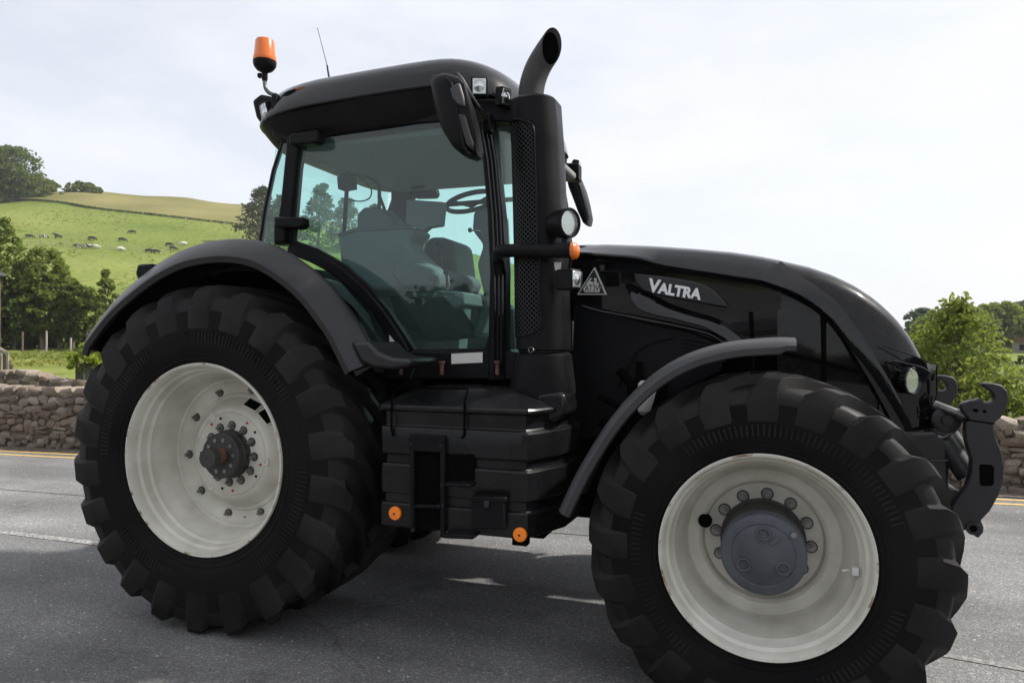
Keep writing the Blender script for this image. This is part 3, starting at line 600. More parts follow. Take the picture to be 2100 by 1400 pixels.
# far house
b, r = on_land(2100, 722); hs_ = tag(empty('house', b), 'small distant house with brown roof at the right margin', 'house'); s = r / FPX
wl = mat('house_wall', (.3, .27, .23), .9); rf = mat('house_roof', (.2, .11, .07), .8); mb = MB(); mb.box(-2.2, 5, -2, 3, -.5, 1.6); part('wall', mb, wl, hs_)
mb = MB(); mb.prism([(-2.5, 1.55), (5.4, 1.55), (5.4, 1.7), (4.2, 3.2), (-1.3, 3.2), (-2.5, 1.7)], -2.3, 3.3); part('roof', mb, rf, hs_)
mb = MB(); mb.box(-1.2, -.3, -2.04, -1.9, .3, 1.2); part('window', mb, MAT['void'], hs_)
# wire fence in the right field
rfence = tag(empty('field_fence', on_land(2000, 772)[0]), 'thin wire fence across the right field', 'fence'); o0 = rfence.location.copy(); pp = []
for px in range(1930, 2180, 26):
    b, r = on_land(px, 772 + (px - 1930) * .045); pp.append(b - o0); mb = MB(); mb.tube([b - o0 + Vector((0, 0, -.2)), b - o0 + Vector((0, 0, .75))], .025, 6); part('post', mb, wood, rfence)
for z in (.35, .7): mb = MB(); mb.tube([p + Vector((0, 0, z)) for p in pp], .008, 4); part('wire', mb, wire_m, rfence)

# ------------------------------------------------------------------ cows on the hill
def cow_mesh(graze):
    me = bpy.data.meshes.new('cow_skeleton'); V = []; Rr = []; Ed = []
    def add(p, r, to=None):
        V.append(p); Rr.append(r)
        if to is not None: Ed.append((to, len(V) - 1))
        return len(V) - 1
    pel = add((-.75, 0, 1.0), .40); mid = add((-.1, 0, .95), .48, pel); sh_ = add((.55, 0, 1.0), .42, mid)
    if graze: nk = add((.95, 0, .85), .19, sh_); hd = add((1.2, 0, .42), .13, nk); mz = add((1.3, 0, .12), .09, hd)
    else: nk = add((.95, 0, 1.3), .19, sh_); hd = add((1.25, 0, 1.45), .15, nk); mz = add((1.55, 0, 1.28), .09, hd)
    for s in (-1, 1):
        add((hd and V[hd][0] - .08, s * .22, V[hd][2] + .1), .04, hd)
        k = add((.6, s * .2, .62), .12, sh_); k2 = add((.62, s * .2, .34), .075, k); add((.6, s * .2, .02), .06, k2)
        k = add((-.72, s * .2, .68), .16, pel); k2 = add((-.86, s * .2, .42), .08, k); add((-.78, s * .2, .02), .06, k2)
    t = add((-1.08, 0, 1.0), .05, pel); add((-1.15, 0, .45), .035, t)
    me.from_pydata(V, Ed, []); o = obj('cow_tmp', me); sk = o.modifiers.new('s', 'SKIN')
    for i, r in enumerate(Rr): me.skin_vertices[0].data[i].radius = (r, r)
    me.skin_vertices[0].data[0].use_root = True
    sb = o.modifiers.new('b', 'SUBSURF'); sb.levels = 1; sb.render_levels = 1
    dg = bpy.context.evaluated_depsgraph_get(); res = bpy.data.meshes.new_from_object(o.evaluated_get(dg)); bpy.data.objects.remove(o)
    res.name = 'cow'; res.polygons.foreach_set('use_smooth', [True] * len(res.polygons)); return res
def hide_mat(name, thr):
    m = mat(name, (.02, .02, .02), .8); tc = N(m, 'ShaderNodeTexCoord'); oi = N(m, 'ShaderNodeObjectInfo'); no = N(m, 'ShaderNodeTexNoise', Scale=1.5, Detail=1, noise_dimensions='4D')
    ml = N(m, 'ShaderNodeMath', operation='MULTIPLY'); ml.inputs[1].default_value = 40; L(m, oi.outputs['Random'], ml.inputs[0]); L(m, ml.outputs[0], no.inputs['W']); L(m, tc.outputs['Object'], no.inputs['Vector'])
    rp = N(m, 'ShaderNodeValToRGB'); rp.color_ramp.interpolation = 'CONSTANT'; e = rp.color_ramp.elements; e[0].color = (.018, .015, .014, 1); e[1].position = thr; e[1].color = (.5, .48, .43, 1)
    L(m, no.outputs['Fac'], rp.inputs['Fac']); L(m, rp.outputs['Color'], P(m).inputs['Base Color']); return m
HIDE = dict(b=hide_mat('black_hide', .8), p=hide_mat('pied_hide', .52), w=hide_mat('white_hide', .38))
COWM = {}
for gz in (0, 1):
    base_me = cow_mesh(gz)
    for k in HIDE: q = base_me.copy(); q.materials.clear(); q.materials.append(HIDE[k]); COWM[(gz, k)] = q
COWS = [(61, 488.5, 'b', 1, 0, 'black cow leftmost in the upper row on the pasture'), (89, 488.5, 'p', 1, 0, 'black and white cow between two black cows in the upper row'), (119, 489, 'b', 0, 180, 'black cow third from the left in the upper row, broadest of them'),
        (189, 492.5, 'b', 1, 0, 'dark cow alone above the pied pair on the pasture'), (159, 509, 'p', 1, 0, 'black and white cow left of the close pied pair at the fence'), (180, 509.5, 'p', 1, 180, 'black and white cow of the close pair at the fence'),
        (196, 510, 'w', 1, 0, 'mostly white cow of the close pair at the fence'), (251, 495, 'b', 1, 0, 'dark cow just below the highest cow on the pasture'), (271, 479, 'b', 1, 180, 'highest dark cow standing alone on the pasture'),
        (248, 514.5, 'w', 1, 0, 'pale pied cow standing at the fence below the dark cow'), (306, 518, 'b', 1, 0, 'dark cow at the fence nearest the fender, left of two'), (320, 519.5, 'b', 1, 180, 'dark cow at the fence nearest the fender, right of two'),
        (347, 505, 'b', 1, 0, 'brownish dark cow just above the top of the rear fender'), (376, 503, 'w', 1, 180, 'small white cow farthest right, close over the fender'), (356, 513, 'b', 1, 0, 'dark cow half hidden by the rear fender edge')]
for px, py, k, gz, rot, lab in COWS:
    b, r = on_land(px, py); o = obj('cow', COWM[(gz, k)]); o.location = b - Vector((0, 0, .12)); o.scale = (.84,) * 3; d = ray(px, py)
    o.rotation_euler = (0, 0, math.atan2(-d.x, d.y) + math.radians(rot + rnd.uniform(-25, 25))); tag(o, lab, 'cow', 'cows grazing on the hillside')

# ------------------------------------------------------------------ the belt of trees on the other side of the road, mirrored in paint and glass
RB = np.random.default_rng(77); nb_ = 900; bx_ = RB.uniform(-45, 48, nb_); by_ = -24.5 + RB.uniform(-3, 3, nb_); top_ = 3.3 + .5 * np.sin(bx_ * .5) + .35 * np.sin(bx_ * 1.3 + 1) + .25 * np.sin(bx_ * 2.9)
hb = np.stack([bx_, by_, RB.uniform(.2, 1, nb_) ** .8 * top_ - .4], -1)
v, f = leaves(hb, np.full(nb_, 1.15), 34, .42, RB, flat=.2)
cx_ = np.linspace(-46, 49, 400); ct_ = (3.3 + .5 * np.sin(cx_ * .5) + .35 * np.sin(cx_ * 1.3 + 1) + .25 * np.sin(cx_ * 2.9)) * .92; nv = len(v)
cv = np.concatenate([np.stack([cx_, np.full(400, -25.), np.full(400, -.3)], -1), np.stack([cx_, -25.3 + .5 * np.sin(cx_ * 3.7), ct_], -1)]); k_ = np.arange(399)
v = np.concatenate([v, cv]); f = np.concatenate([f, nv + np.stack([k_, k_ + 1, k_ + 401, k_ + 400], -1)])
o = obj('woodland_belt', mesh_np('woodland_belt', v, f, LEAF['belt'])); tag(o, 'dense belt of dark trees along the near side of the road', 'woodland', kind='stuff')

# ------------------------------------------------------------------ rough tufts and docks over the pasture
RT = np.random.default_rng(5); pts_ = []
while len(pts_) < 3600:
    r = RT.uniform(40, 275); a = RT.uniform(-.97, -.28); x, y = CAM.x + r * math.sin(a), CAM.y + r * math.cos(a)
    if y < 9: continue
    if math.sin(x * .11 + 2) * math.cos(y * .09) + .5 * math.sin(x * .31 + y * .23) + RT.normal() * .35 < .25: continue
    z = float(land(np.array(x), np.array(y)))
    if (z - CAM.z) / r > hedge_el(a) - .002: continue
    pts_.append((x, y, z + .06))
tuft_m = leaf_mat('tuft_grass', (.13, .165, .03), (.24, .25, .07), .08)
v, f = leaves(np.array(pts_), RT.uniform(.25, .6, len(pts_)), 6, .32, RT, flat=.75)
o = obj('grass_tufts', mesh_np('grass_tufts', v, f, tuft_m)); tag(o, 'rough grass tufts scattered over the pasture', 'grass', kind='stuff')

# ------------------------------------------------------------------ thin summer haze over the whole valley
hz = bpy.data.materials.new('haze_air'); hz.use_nodes = True; hz.node_tree.nodes.clear()
ho = N(hz, 'ShaderNodeOutputMaterial'); hv = N(hz, 'ShaderNodeVolumePrincipled'); hv.inputs['Color'].default_value = (.93, .96, 1, 1); hv.inputs['Density'].default_value = .00028; hv.inputs['Anisotropy'].default_value = .2
L(hz, hv.outputs[0], ho.inputs['Volume'])
o = part('haze', MB().box(-930, 930, -930, 930, -70, 130), hz, smooth=0); tag(o, kind='stuff', label='thin summer haze lying over the valley', cat='haze')
# ------------------------------------------------------------------ THE TRACTOR (x forward, y to its left, right side faces the camera)
T = tag(empty('tractor', (0, 0, 0)), 'large black farm tractor with pale grey wheel rims standing on the road', 'tractor')

def cyl_tyre(Wd, rb, rc, lug, nl, hub):
    """carcass + lugs; local, axis y, outer side at -y"""
    h = Wd / 2; c = MB()
    prof = [(-h * .90, rb), (-h * .955, rb + .02), (-h * 1.0, rb + (rc - rb) * .28), (-h * 1.0, rb + (rc - rb) * .52), (-h * .985, rb + (rc - rb) * .74), (-h * .945, rb + (rc - rb) * .90), (-h * .86, rc - .012), (-h * .5, rc - .003), (0, rc)]
    prof = prof + [(-y, r) for y, r in prof[-2::-1]]
    n = 120; ring = lambda pr_: [[(r * math.sin(2 * math.pi * k / n), y, r * math.cos(2 * math.pi * k / n)) for k in range(n)] for y, r in pr_]
    tb = MB(); tb.loft(ring(prof[4:-4]), True, False); c.loft(ring(prof[:5]), True, False); c.loft(ring(prof[-5:]), True, False)
    # raised rings on the sidewall
    for rr, w in ((.10, .006), (.16, .004)):
        r0 = rb + (rc - rb) * rr; y0 = -h * interp(rr, [0, .1, .28, .52, .74], [.9, .955, 1, 1, .975])
        c.lathe([(y0 + .006, r0 - w - .004), (y0 - .005, r0 - w), (y0 - .005, r0 + w), (y0 + .006, r0 + w + .004)], 96, closed=True)
    lg = MB(); rt = rc + lug
    st = [(-.998, rb + (rc - rb) * .50, -1.0005, rb + (rc - rb) * .50, -.012, .080, .070), (-.965, rb + (rc - rb) * .76, -1.004, rb + (rc - rb) * .80, -.005, .098, .062), (-.90, rc - .035, -.962, rt - .05, .014, .106, .056), (-.84, rc - .03, -.90, rt - .018, .045, .096, .046), (-.72, rc - .02, -.77, rt - .006, .10, .072, .034),
          (-.52, rc - .012, -.54, rt - .002, .20, .060, .030), (-.25, rc - .008, -.26, rt, .36, .052, .027), (.06, rc - .006, .05, rt, .53, .048, .025)]
    sc = hub and (rc / 1.0)
    for side in (1, -1):
        for k in range(nl):
            th = 2 * math.pi * (k + (0 if side == 1 else .5)) / nl; loops = []
            for yb, rbb, yt, rtt, dt, hb, ht in st:
                a = th + dt * (Wd / .9) * (1.0 / rc) * 1.0; q = []
                kk = min(1.15, 2 * math.pi * rc / nl / .285)
                for y, r, s in ((yb, rbb, -hb), (yt, rtt, -ht), (yt, rtt, ht), (yb, rbb, hb)):
                    aa = a + s * kk / r; q.append((r * math.sin(aa), side * y * h, r * math.cos(aa)))
                loops.append(q if side == 1 else q[::-1])
            lg.loft(loops)
    def sit(m, lim):
        m.v = [(x, y * (1 + .05 * max(0, min(1, (-z - hub * .6) / (hub * .4)))) , max(z, lim)) for x, y, z in m.v]
    sit(c, -hub + .028); sit(tb, -hub + .028); sit(lg, -hub + .001)
    return c, lg, tb
def nut_mesh(r, h):
    mb = MB(); mb.lathe([(0, r * 1.45), (-h * .2, r * 1.45), (-h * .2, r * 1.05)], 20)
    mb.loft([[(r * math.sin(k * math.pi / 3), y, r * math.cos(k * math.pi / 3)) for k in range(6)] for y in (-h * .2, -h)])
    mb.lathe([(-h, r * .55), (-h * 1.5, r * .5)], 12); return mb
WASH = {f: mesh_of('washer', MB().lathe([(.002, .012), (.002, .030 if f else .027), (-.0035, .030 if f else .027), (-.0035, .012)], 20, closed=True), MAT['hubdark']) for f in (True, False)}
def wheel(name, x, zc, yc, side, front):
    root = empty(name, (x, yc * (1 if side < 0 else -1), zc), T)
    fl = (lambda m: m) if side < 0 else (lambda m: m.mir())
    dy = -yc
    if front: c, lg, tb = cyl_tyre(.69, .452, .776, .046, 20, zc)
    else: c, lg, tb = cyl_tyre(.885, .556, .988, .049, 22, zc)
    t = part('tyre', fl(c), MAT['rubber'], root, smooth=40, fix=False); part('tread_base', fl(tb), MAT['tread'], root, smooth=60, fix=False); l = part('tread_lugs', fl(lg), MAT['tread'], root, smooth=25, bev=.006, fix=True)
    h_ = .345 if front else .4425; rb_, rc_ = (.452, .766) if front else (.556, .975); mbr = MB(); nr = 150 if front else 180
    for k in range(nr):
        if (k // 15) % 3 == 2: continue
        a = 2 * math.pi * k / nr; u = Vector((math.sin(a), 0, math.cos(a))); r0, r1 = rb_ + (rc_ - rb_) * .30, rb_ + (rc_ - rb_) * .46
        mbr.obox(u * (r0 + r1) / 2 + Vector((0, -h_ * 1.0, 0)), u, (u.z, 0, -u.x), (0, 1, 0), (r1 - r0) / 2, .004, .0035)
    part('sidewall_ribs', fl(mbr), MAT['tread'], root, smooth=0, fix=False)['kind'] = 'stuff'
    def ap(prof): return [(y + dy, r) for y, r in prof]
    if front:
        pr = [(-1.245, .462), (-1.268, .466), (-1.277, .462), (-1.277, .452), (-1.262, .444), (-1.228, .438), (-1.214, .424), (-1.175, .416), (-1.160, .404), (-1.12, .398), (-1.085, .385), (-1.05, .366), (-1.02, .362), (-1.0, .352), (-.985, .33), (-.978, .305), (-.985, .296), (-.975, .285), (-.945, .275), (-.935, .25), (-.935, .12)]
    else:
        pr = [(-1.285, .562), (-1.310, .568), (-1.319, .563), (-1.318, .552), (-1.30, .542), (-1.262, .536), (-1.248, .522), (-1.205, .516), (-1.19, .503), (-1.15, .498), (-1.125, .484), (-1.06, .476), (-1.035, .468), (-1.015, .464), (-1.012, .452), (-1.0, .446), (-.985, .43), (-.975, .40), (-.97, .36)]
    back = [(pr[-1][0] + .02, pr[-1][1]), (pr[-1][0] + .02, pr[-6][1])] + [(y + .012, r + .012) for y, r in pr[-7:3:-1]]
    inner = [(.3 + yc - (.0 if front else -.05), pr[6][1])]
    mb = MB(); mb.lathe(ap(pr + back), 96, closed=True); part('rim', fl(mb), MAT['rim'], root, smooth=28)
    mb = MB(); mb.lathe(ap([(-1.02, pr[12][1] + .01), (yc + .1, pr[12][1]), (yc + .12, pr[8][1]), (yc + .34, pr[6][1]), (yc + .345, pr[1][1]), (yc + .36, pr[1][1])]), 72, closed=True); part('inner_barrel', fl(mb), MAT['rim'], root, smooth=28)
    mb = MB(); mb.tube([((pr[2][1] - .001) * math.sin(a), pr[2][0] + dy - .0005, (pr[2][1] - .001) * math.cos(a)) for a in np.linspace(0, 2 * math.pi, 97)[:-1]], .0048, 8, closed=True); part('flange_edge', fl(mb), MAT['rimedge'], root)
    fl0, fr = pr[2]; mb = MB(); RR = random.Random(int(abs(x * 10)) + side)
    for k in range(7):                                                   # chipped, rusty bits on the flange
        a0 = RR.uniform(0, 6.28); da = RR.uniform(.03, .12); pts = [a0 + da * q / 4 for q in range(5)]
        mb.loft([[((fr + o) * math.sin(a), fl0 + dy - .0015 + e, (fr + o) * math.cos(a)) for o, e in ((-.004, .001), (.0015 + .002 * RR.random(), 0), (.004, .004))] for a in pts], False, False)
    part('rust_chips', fl(mb), MAT['rust'], root, smooth=40, fix=False)
    if front:
        mb = MB(); mb.lathe(ap([(-.92, .12), (-.935, .198), (-.965, .200), (-.97, .192)]), 64); part('hub_flange', fl(mb), MAT['hubdark'], root)
        mb = MB(); mb.lathe(ap([(-.96, .192), (-1.02, .192), (-1.03, .186), (-1.10, .184), (-1.11, .19), (-1.165, .19), (-1.17, .186)]), 64); part('hub_drum', fl(mb), MAT['hubdark'], root)
        mb = MB(); mb.lathe(ap([(-1.165, .189), (-1.215, .188), (-1.228, .182), (-1.236, .165), (-1.238, .142), (-1.235, .138), (-1.238, .134), (-1.243, .06), (-1.2435, .003)]), 64); cap = part('hub_cover', fl(mb), MAT['hub'], root)
        for a in (95, 215, 335):
            a = math.radians(a - 5); cx, cz = .098 * math.cos(a), .098 * math.sin(a)
            mb = MB(); mb.lathe(ap([(-1.238, .034), (-1.250, .032), (-1.252, .027), (-1.250, .023), (-1.240, .019), (-1.239, .002)]), 24, cx, cz); part('boss', fl(mb), MAT['hub'], root)
        mb = MB(); mb.obox((.052, -1.243 + dy, .072), (1, 0, .95), (0, 1, 0), (-.95, 0, 1), .03, .004, .011); part('filler_plug', fl(mb), MAT['hub'], root, bev=.003)
        mb = MB(); mb.lathe(ap([(-1.2375, .017), (-1.25, .014), (-1.25, .002)]), 6, .128, .105); part('drain_bolt', fl(mb), MAT['zinc'], root)
        nm = mesh_of('wheel_nut', fl(nut_mesh(.0165, .026)), MAT['zinc'])
        for k in range(12):
            a = 2 * math.pi * (k + .18) / 12; o = obj('wheel_nut', nm, root); o.location = (.222 * math.sin(a), (-.936 + dy) * (1 if side < 0 else -1), .222 * math.cos(a))
        mb = MB(); mb.lathe(ap([(-.97, .034), (-.992, .033), (-.993, .031), (-.993, .001)]), 24, -.272, .075); part('vent_hole', fl(mb), MAT['void'], root)
        mb = MB(); mb.box(.372, .40, -1.19 + dy, -1.155 + dy, -.065, -.03); mb.tube([(.36, -1.18 + dy, -.045), (.33, -1.2 + dy, -.045)], .006, 8); part('valve', fl(mb), MAT['white'], root, bev=.003)
    else:
        # bolted centre disc
        mb = MB(); mb.lathe(ap([(-.955, .372), (-.972, .372), (-.98, .365), (-.985, .345), (-1.03, .305), (-1.05, .288), (-1.058, .27), (-1.060, .256), (-1.056, .254), (-1.060, .252), (-1.062, .10)]), 96); part('wheel_disc', fl(mb), MAT['rim'], root, smooth=28)
        for a in (22, 44):
            a = math.radians(a); u = Vector((math.sin(a), 0, math.cos(a))); t_ = Vector((u.z, 0, -u.x)); sl = Vector((u.x * -.065, .045 + 0, u.z * -.065)).normalized()
            cc = u * .325 + Vector((0, -1.011 + dy, 0)); dirn = (u * .04 + Vector((0, .045, 0))).normalized(); nrm = dirn.cross(t_)
            mb = MB(); mb.obox(cc, dirn, t_, nrm, .030, .048, .006); part('disc_slot', fl(mb), MAT['void'], root, bev=.003)
            mb = MB(); mb.obox(cc - nrm * (.006 if nrm.y < 0 else -.006) * 0, dirn, t_, nrm, .036, .055, .0045); part('slot_rim', fl(mb), MAT['rim'], root, bev=.003)
        mb = MB(); mb.lathe(ap([(-1.055, .150), (-1.07, .150), (-1.075, .145), (-1.105, .143), (-1.108, .139), (-1.15, .137), (-1.156, .130), (-1.156, .06)]), 64); part('hub_drum', fl(mb), MAT['hubdark'], root)
        mb = MB(); mb.lathe(ap([(-1.15, .05), (-1.235, .05)]), 40); part('axle_shaft', fl(mb), MAT['rustshaft'], root)
        mb = MB(); mb.lathe(ap([(-1.212, .050), (-1.212, .060), (-1.262, .058), (-1.268, .053), (-1.268, .008), (-1.262, .004)]), 40); part('axle_end', fl(mb), MAT['hubdark'], root)
        nm = mesh_of('wheel_nut', fl(nut_mesh(.0135, .026)), MAT['zinc'])
        for k in range(12):
            a = 2 * math.pi * (k + .1) / 12; o = obj('wheel_nut', nm, root); o.location = (.176 * math.sin(a), (-1.062 + dy) * (1 if side < 0 else -1), .176 * math.cos(a))
        for k in range(10):
            a = 2 * math.pi * (k + .35) / 10; o = obj('rim_bolt', nm, root); o.location = (.402 * math.sin(a), (-.976 + dy) * (1 if side < 0 else -1), .402 * math.cos(a))
        sm = mesh_of('hub_screw', fl(MB().lathe([(0, .013), (-.004, .012), (-.004, .001)], 14)), MAT['zinc'])
        for k in range(10):
            a = 2 * math.pi * (k + .4) / 10; o = obj('hub_screw', sm, root); o.location = (.098 * math.sin(a), (-1.1565 + dy) * (1 if side < 0 else -1), .098 * math.cos(a))
        rm = mesh_of('paint_dot', fl(MB().lathe([(0, .0085), (-.003, .008), (-.003, .001)], 12)), MAT['red']); bm = mesh_of('bolt_hole', fl(MB().lathe([(0, .0085), (-.002, .008), (-.002, .001)], 12)), MAT['void'])
        for k in range(5):
            a = math.radians(-40 + 72 * k)
            for nme, me, da in (('paint_dot', rm, 0), ('bolt_hole', bm, .35)):
                o = obj(nme, me, root); o.location = (.228 * math.sin(a + da), (-1.0618 + dy) * (1 if side < 0 else -1), .228 * math.cos(a + da))
        lm = mesh_of('lifting_lug', fl(MB().lathe([(0, .024), (-.006, .022), (-.006, .012), (-.001, .011)], 20)), MAT['rim'])
        for a in (-32, 98, 215):
            a = math.radians(a); o = obj('lifting_lug', lm, root); o.location = (.262 * math.sin(a), (-1.058 + dy) * (1 if side < 0 else -1), .262 * math.cos(a))
        mb = MB(); mb.lathe(ap([(-.977, .022), (-.979, .02), (-.979, .001)]), 20, .04, -.425); part('valve_hole', fl(mb), MAT['void'], root)
    for o in [q for q in root.children if q.name.startswith(('wheel_nut', 'rim_bolt'))]:
        w_ = obj('washer', WASH[front], root); w_.location = o.location
    # moulded lettering on the sidewall
    if not front and side < 0:
        for ch, ang in zip('900/60R42', range(-3, 60, 7)):
            me = text_mesh('sidewall_letter', ch, .085, .003, .001); me.materials.append(MAT['rubber']); a = math.radians(ang - 6); r_ = .705
            o = obj('sidewall_letter', me, root); o.rotation_euler = (math.pi / 2, 0, 0)
            o.matrix_basis = Matrix.Translation((r_ * math.sin(a), -.4435, r_ * math.cos(a))) @ Matrix.Rotation(a, 4, 'Y') @ Matrix.Rotation(math.pi / 2, 4, 'X')
    return root
for s in (-1, 1):
    wheel('rear_wheel', 0, 1.019, -.893, s, False)
    wheel('front_wheel', 3.105, .751, -.940, s, True)

# ------------------------------------------------------------------ chassis, engine, axles (dark masses that carry everything)
mb = MB(); mb.box(-.35, .9, -.36, .36, .72, 1.5); mb.box(.85, 2.3, -.34, .34, .62, 1.35); part('transmission', mb, MAT['void'], T, bev=.04)
mb = MB(); mb.lathe([(-1.06, .13), (-.6, .16), (-.55, .24), (.55, .24), (.6, .16), (1.06, .13)], 24, 0, 1.019); part('rear_axle', mb, MAT['void'], T)
mb = MB(); mb.box(2.2, 3.75, -.27, .27, .72, 1.62); part('engine_block', mb, MAT['void'], T, bev=.03)
mb = MB(); mb.lathe([(-.95, .1), (-.6, .12), (-.5, .15), (-.2, .19), (.2, .19), (.5, .15), (.6, .12), (.95, .1)], 24, 3.105, .751); part('front_axle', mb, MAT['void'], T)
mb = MB(); mb.box(3.4, 3.98, -.33, .33, .72, 1.16); part('front_support', mb, MAT['steel'], T, bev=.03)
mb = MB(); mb.box(2.36, 2.58, -.52, -.36, 1.05, 1.5); mb.lathe_axis([(0, .1), (.3, .1), (.32, .06)], (2.47, -.45, 1.05), (0, 0, 1), 20); part('fuel_filter', mb, MAT['void'], T, bev=.01)
mb = MB(); mb.lathe_axis([(0, .045), (.02, .06), (.17, .06), (.19, .045)], AY(1330, 850, -.62), (0, 0, 1), 24); part('oil_filter', mb, MAT['white'], T)
for i, (a, b, r_) in enumerate((((2.3, -.45, 1.55), (2.75, -.42, 1.2), .025), ((2.2, -.5, 1.25), (2.9, -.42, 1.02), .03), ((2.42, -.5, 1.1), (2.42, -.45, 1.6), .02), ((2.2, -.55, 1.4), (2.5, -.5, 1.38), .018))):
    p0, p1 = Vector(a), Vector(b); mb = MB(); mb.tube(catmull([p0, p0.lerp(p1, .5) + Vector((0, -.03, -.05)), p1], 6), r_, 10); part('hose', mb, MAT['void'], T)

# ------------------------------------------------------------------ rear fenders
FO = tr(-1.22, [(176, 716), (182, 693), (194, 672), (241, 613), (306, 556), (364, 519), (423, 498), (493, 491), (560, 503), (622, 539), (670, 580), (710, 630), (735, 667), (758, 712), (772, 740)])
FO = [tuple(v) for v in catmull([Vector((x, 0, z)) for x, z in FO], 4)]; FO = [(x, z) for x, _, z in FO]
def fender_loops(offs):
    loops = []
    n = len(FO)
    for i in range(n):
        a, b = FO[max(i - 1, 0)], FO[min(i + 1, n - 1)]; t = Vector((b[0] - a[0], b[1] - a[1])).normalized(); nn = Vector((t.y, -t.x))  # inward
        loops.append([(FO[i][0] + nn.x * d, y, FO[i][1] + nn.y * d) for y, d in offs])
    return loops
mb = MB(); mb.loft(fender_loops([(-1.318, .150), (-1.332, .146), (-1.338, .112), (-1.332, .098), (-1.235, .004), (-1.215, -.004), (-1.19, .0), (-1.175, .008), (-1.165, .03), (-1.18, .05), (-1.31, .13)])); both('rear_fender', mb, MAT['dgrey'], T, bev=0, smooth=24)
mb = MB(); mb.loft(fender_loops([(-1.18, .012), (-1.165, .008), (-1.16, .03), (-1.155, .15), (-.82, .155), (-.80, .18), (-1.17, .18), (-1.18, .04)])); both('fender_inner_shell', mb, MAT['paint'], T, smooth=30)
mb = MB(); mb.loft(fender_loops([(-.80, .165), (-.80, .75), (-.74, .75), (-.74, .165)])[8:-2], True, True); both('wheel_arch_wall', mb, MAT['void'], T, smooth=30)
ps = tr(-1.25, [(728, 700), (748, 742), (775, 754), (815, 757), (850, 750), (850, 735), (810, 732), (785, 722), (765, 700)]); mb = MB(); mb.prism(ps, -1.30, -.95); both('fender_foot', mb, MAT['dgrey'], T, bev=.02)
mb = MB(); p = AY(294, 552, -1.15); mb.prism([(p.x - .04, p.z - .03), (p.x - .02, p.z + .03), (p.x + .10, p.z + .03), (p.x + .10, p.z - .16), (p.x + .04, p.z - .16)], -1.18, -1.08); both('rear_lamp', mb, MAT['plastic'], T, bev=.015)

# ------------------------------------------------------------------ cab
yd = -.80
DG = [(612, 292), (690, 275), (800, 258), (900, 249), (984, 262), (993, 330), (1003, 440), (1008, 560), (1005, 690), (996, 715), (852, 717), (835, 690), (800, 638), (760, 590), (710, 545), (655, 512), (600, 492), (603, 400)]
dg = tr(yd, DG)
def pane(name, loop3, parent=T, m=None):
    mb = MB(); mb.add(loop3, [tuple(range(len(loop3)))]); return part(name, mb, m or MAT['glass'], parent, smooth=0, fix=False)
for s in (1, -1):
    pn = pane('door_glass', [(x, yd * s - .0, z) for x, z in dg])
mb = MB(); mb.ribbon(dg, -.004, .042, yd - .018, yd + .03, closed=True); both('door_frame', mb, MAT['plastic'], T, bev=.006)
arc = [(600, 492), (655, 512), (710, 545), (760, 590), (800, 638), (835, 690), (850, 716)]
ap_ = [(v.x, v.z) for v in catmull([Vector((x, 0, z)) for x, z in tr(yd, arc)], 5)]
mb = MB(); mb.ribbon(ap_, -.095, -.02, yd - .03, yd + .02); both('door_arch', mb, MAT['plastic'], T, bev=.012)
# lower arch window below the door arch
lw = tr(yd + .005, [(594, 500), (650, 524), (700, 562), (748, 612), (785, 660), (822, 722), (790, 725), (760, 690), (720, 622), (672, 566), (630, 530)])
for s in (1, -1): pane('arch_window', [(x, (yd + .005) * s, z) for x, z in lw])
mb = MB(); q = tr(yd - .03, [(799, 686), (801, 716), (821, 714)]); mb.prism(q, yd - .036, yd - .033); part('window_sticker', mb, MAT['white'], T, smooth=0)
# posts
mb = MB(); mb.prism(tr(yd, [(982, 250), (1010, 244), (1022, 330), (1034, 450), (1040, 560), (1041, 780), (1004, 780), (1009, 560), (1004, 440), (994, 330)]), yd - .035, yd + .07); both('front_door_post', mb, MAT['plastic'], T, bev=.012)
for off, r_ in ((7, .007), (15, .005), (23, .007)):
    mb = MB(); mb.tube([AY(a + off, b, yd - .037) for a, b in ((983, 262), (994, 330), (1004, 440), (1009, 560), (1008, 770))], r_, 8); part('door_seal', mb, MAT['paint'], T); part('door_seal', mb.mir(), MAT['paint'], T)
mb = MB(); mb.prism(tr(yd, [(594, 280), (622, 280), (612, 345), (599, 500), (566, 503), (580, 420)]), yd - .03, yd + .06); both('rear_door_post', mb, MAT['plastic'], T, bev=.012)
qg = tr(yd + .02, [(584, 285), (598, 285), (568, 498), (535, 498), (546, 425), (562, 350)])
for s in (1, -1): pane('quarter_window', [(x, (yd + .02) * s, z) for x, z in qg])
XR = qg[3][0]
mb = MB(); mb.tube([AY(584, 283, yd + .03), AY(562, 350, yd + .03), AY(546, 425, yd + .03), AY(535, 498, yd + .03)], .016, 8); both('rear_corner_post', mb, MAT['plastic'], T)
pane('rear_window', [(AY(562, 350, -.78).x, -.76, 3.02), (AY(562, 350, -.78).x, .76, 3.02), (XR, .76, 2.2), (XR, -.76, 2.2)])
mb = MB(); mb.box(XR - .04, XR + .06, -.78, .78, 1.5, 2.24); part('rear_cab_wall', mb, MAT['plastic'], T, bev=.01)
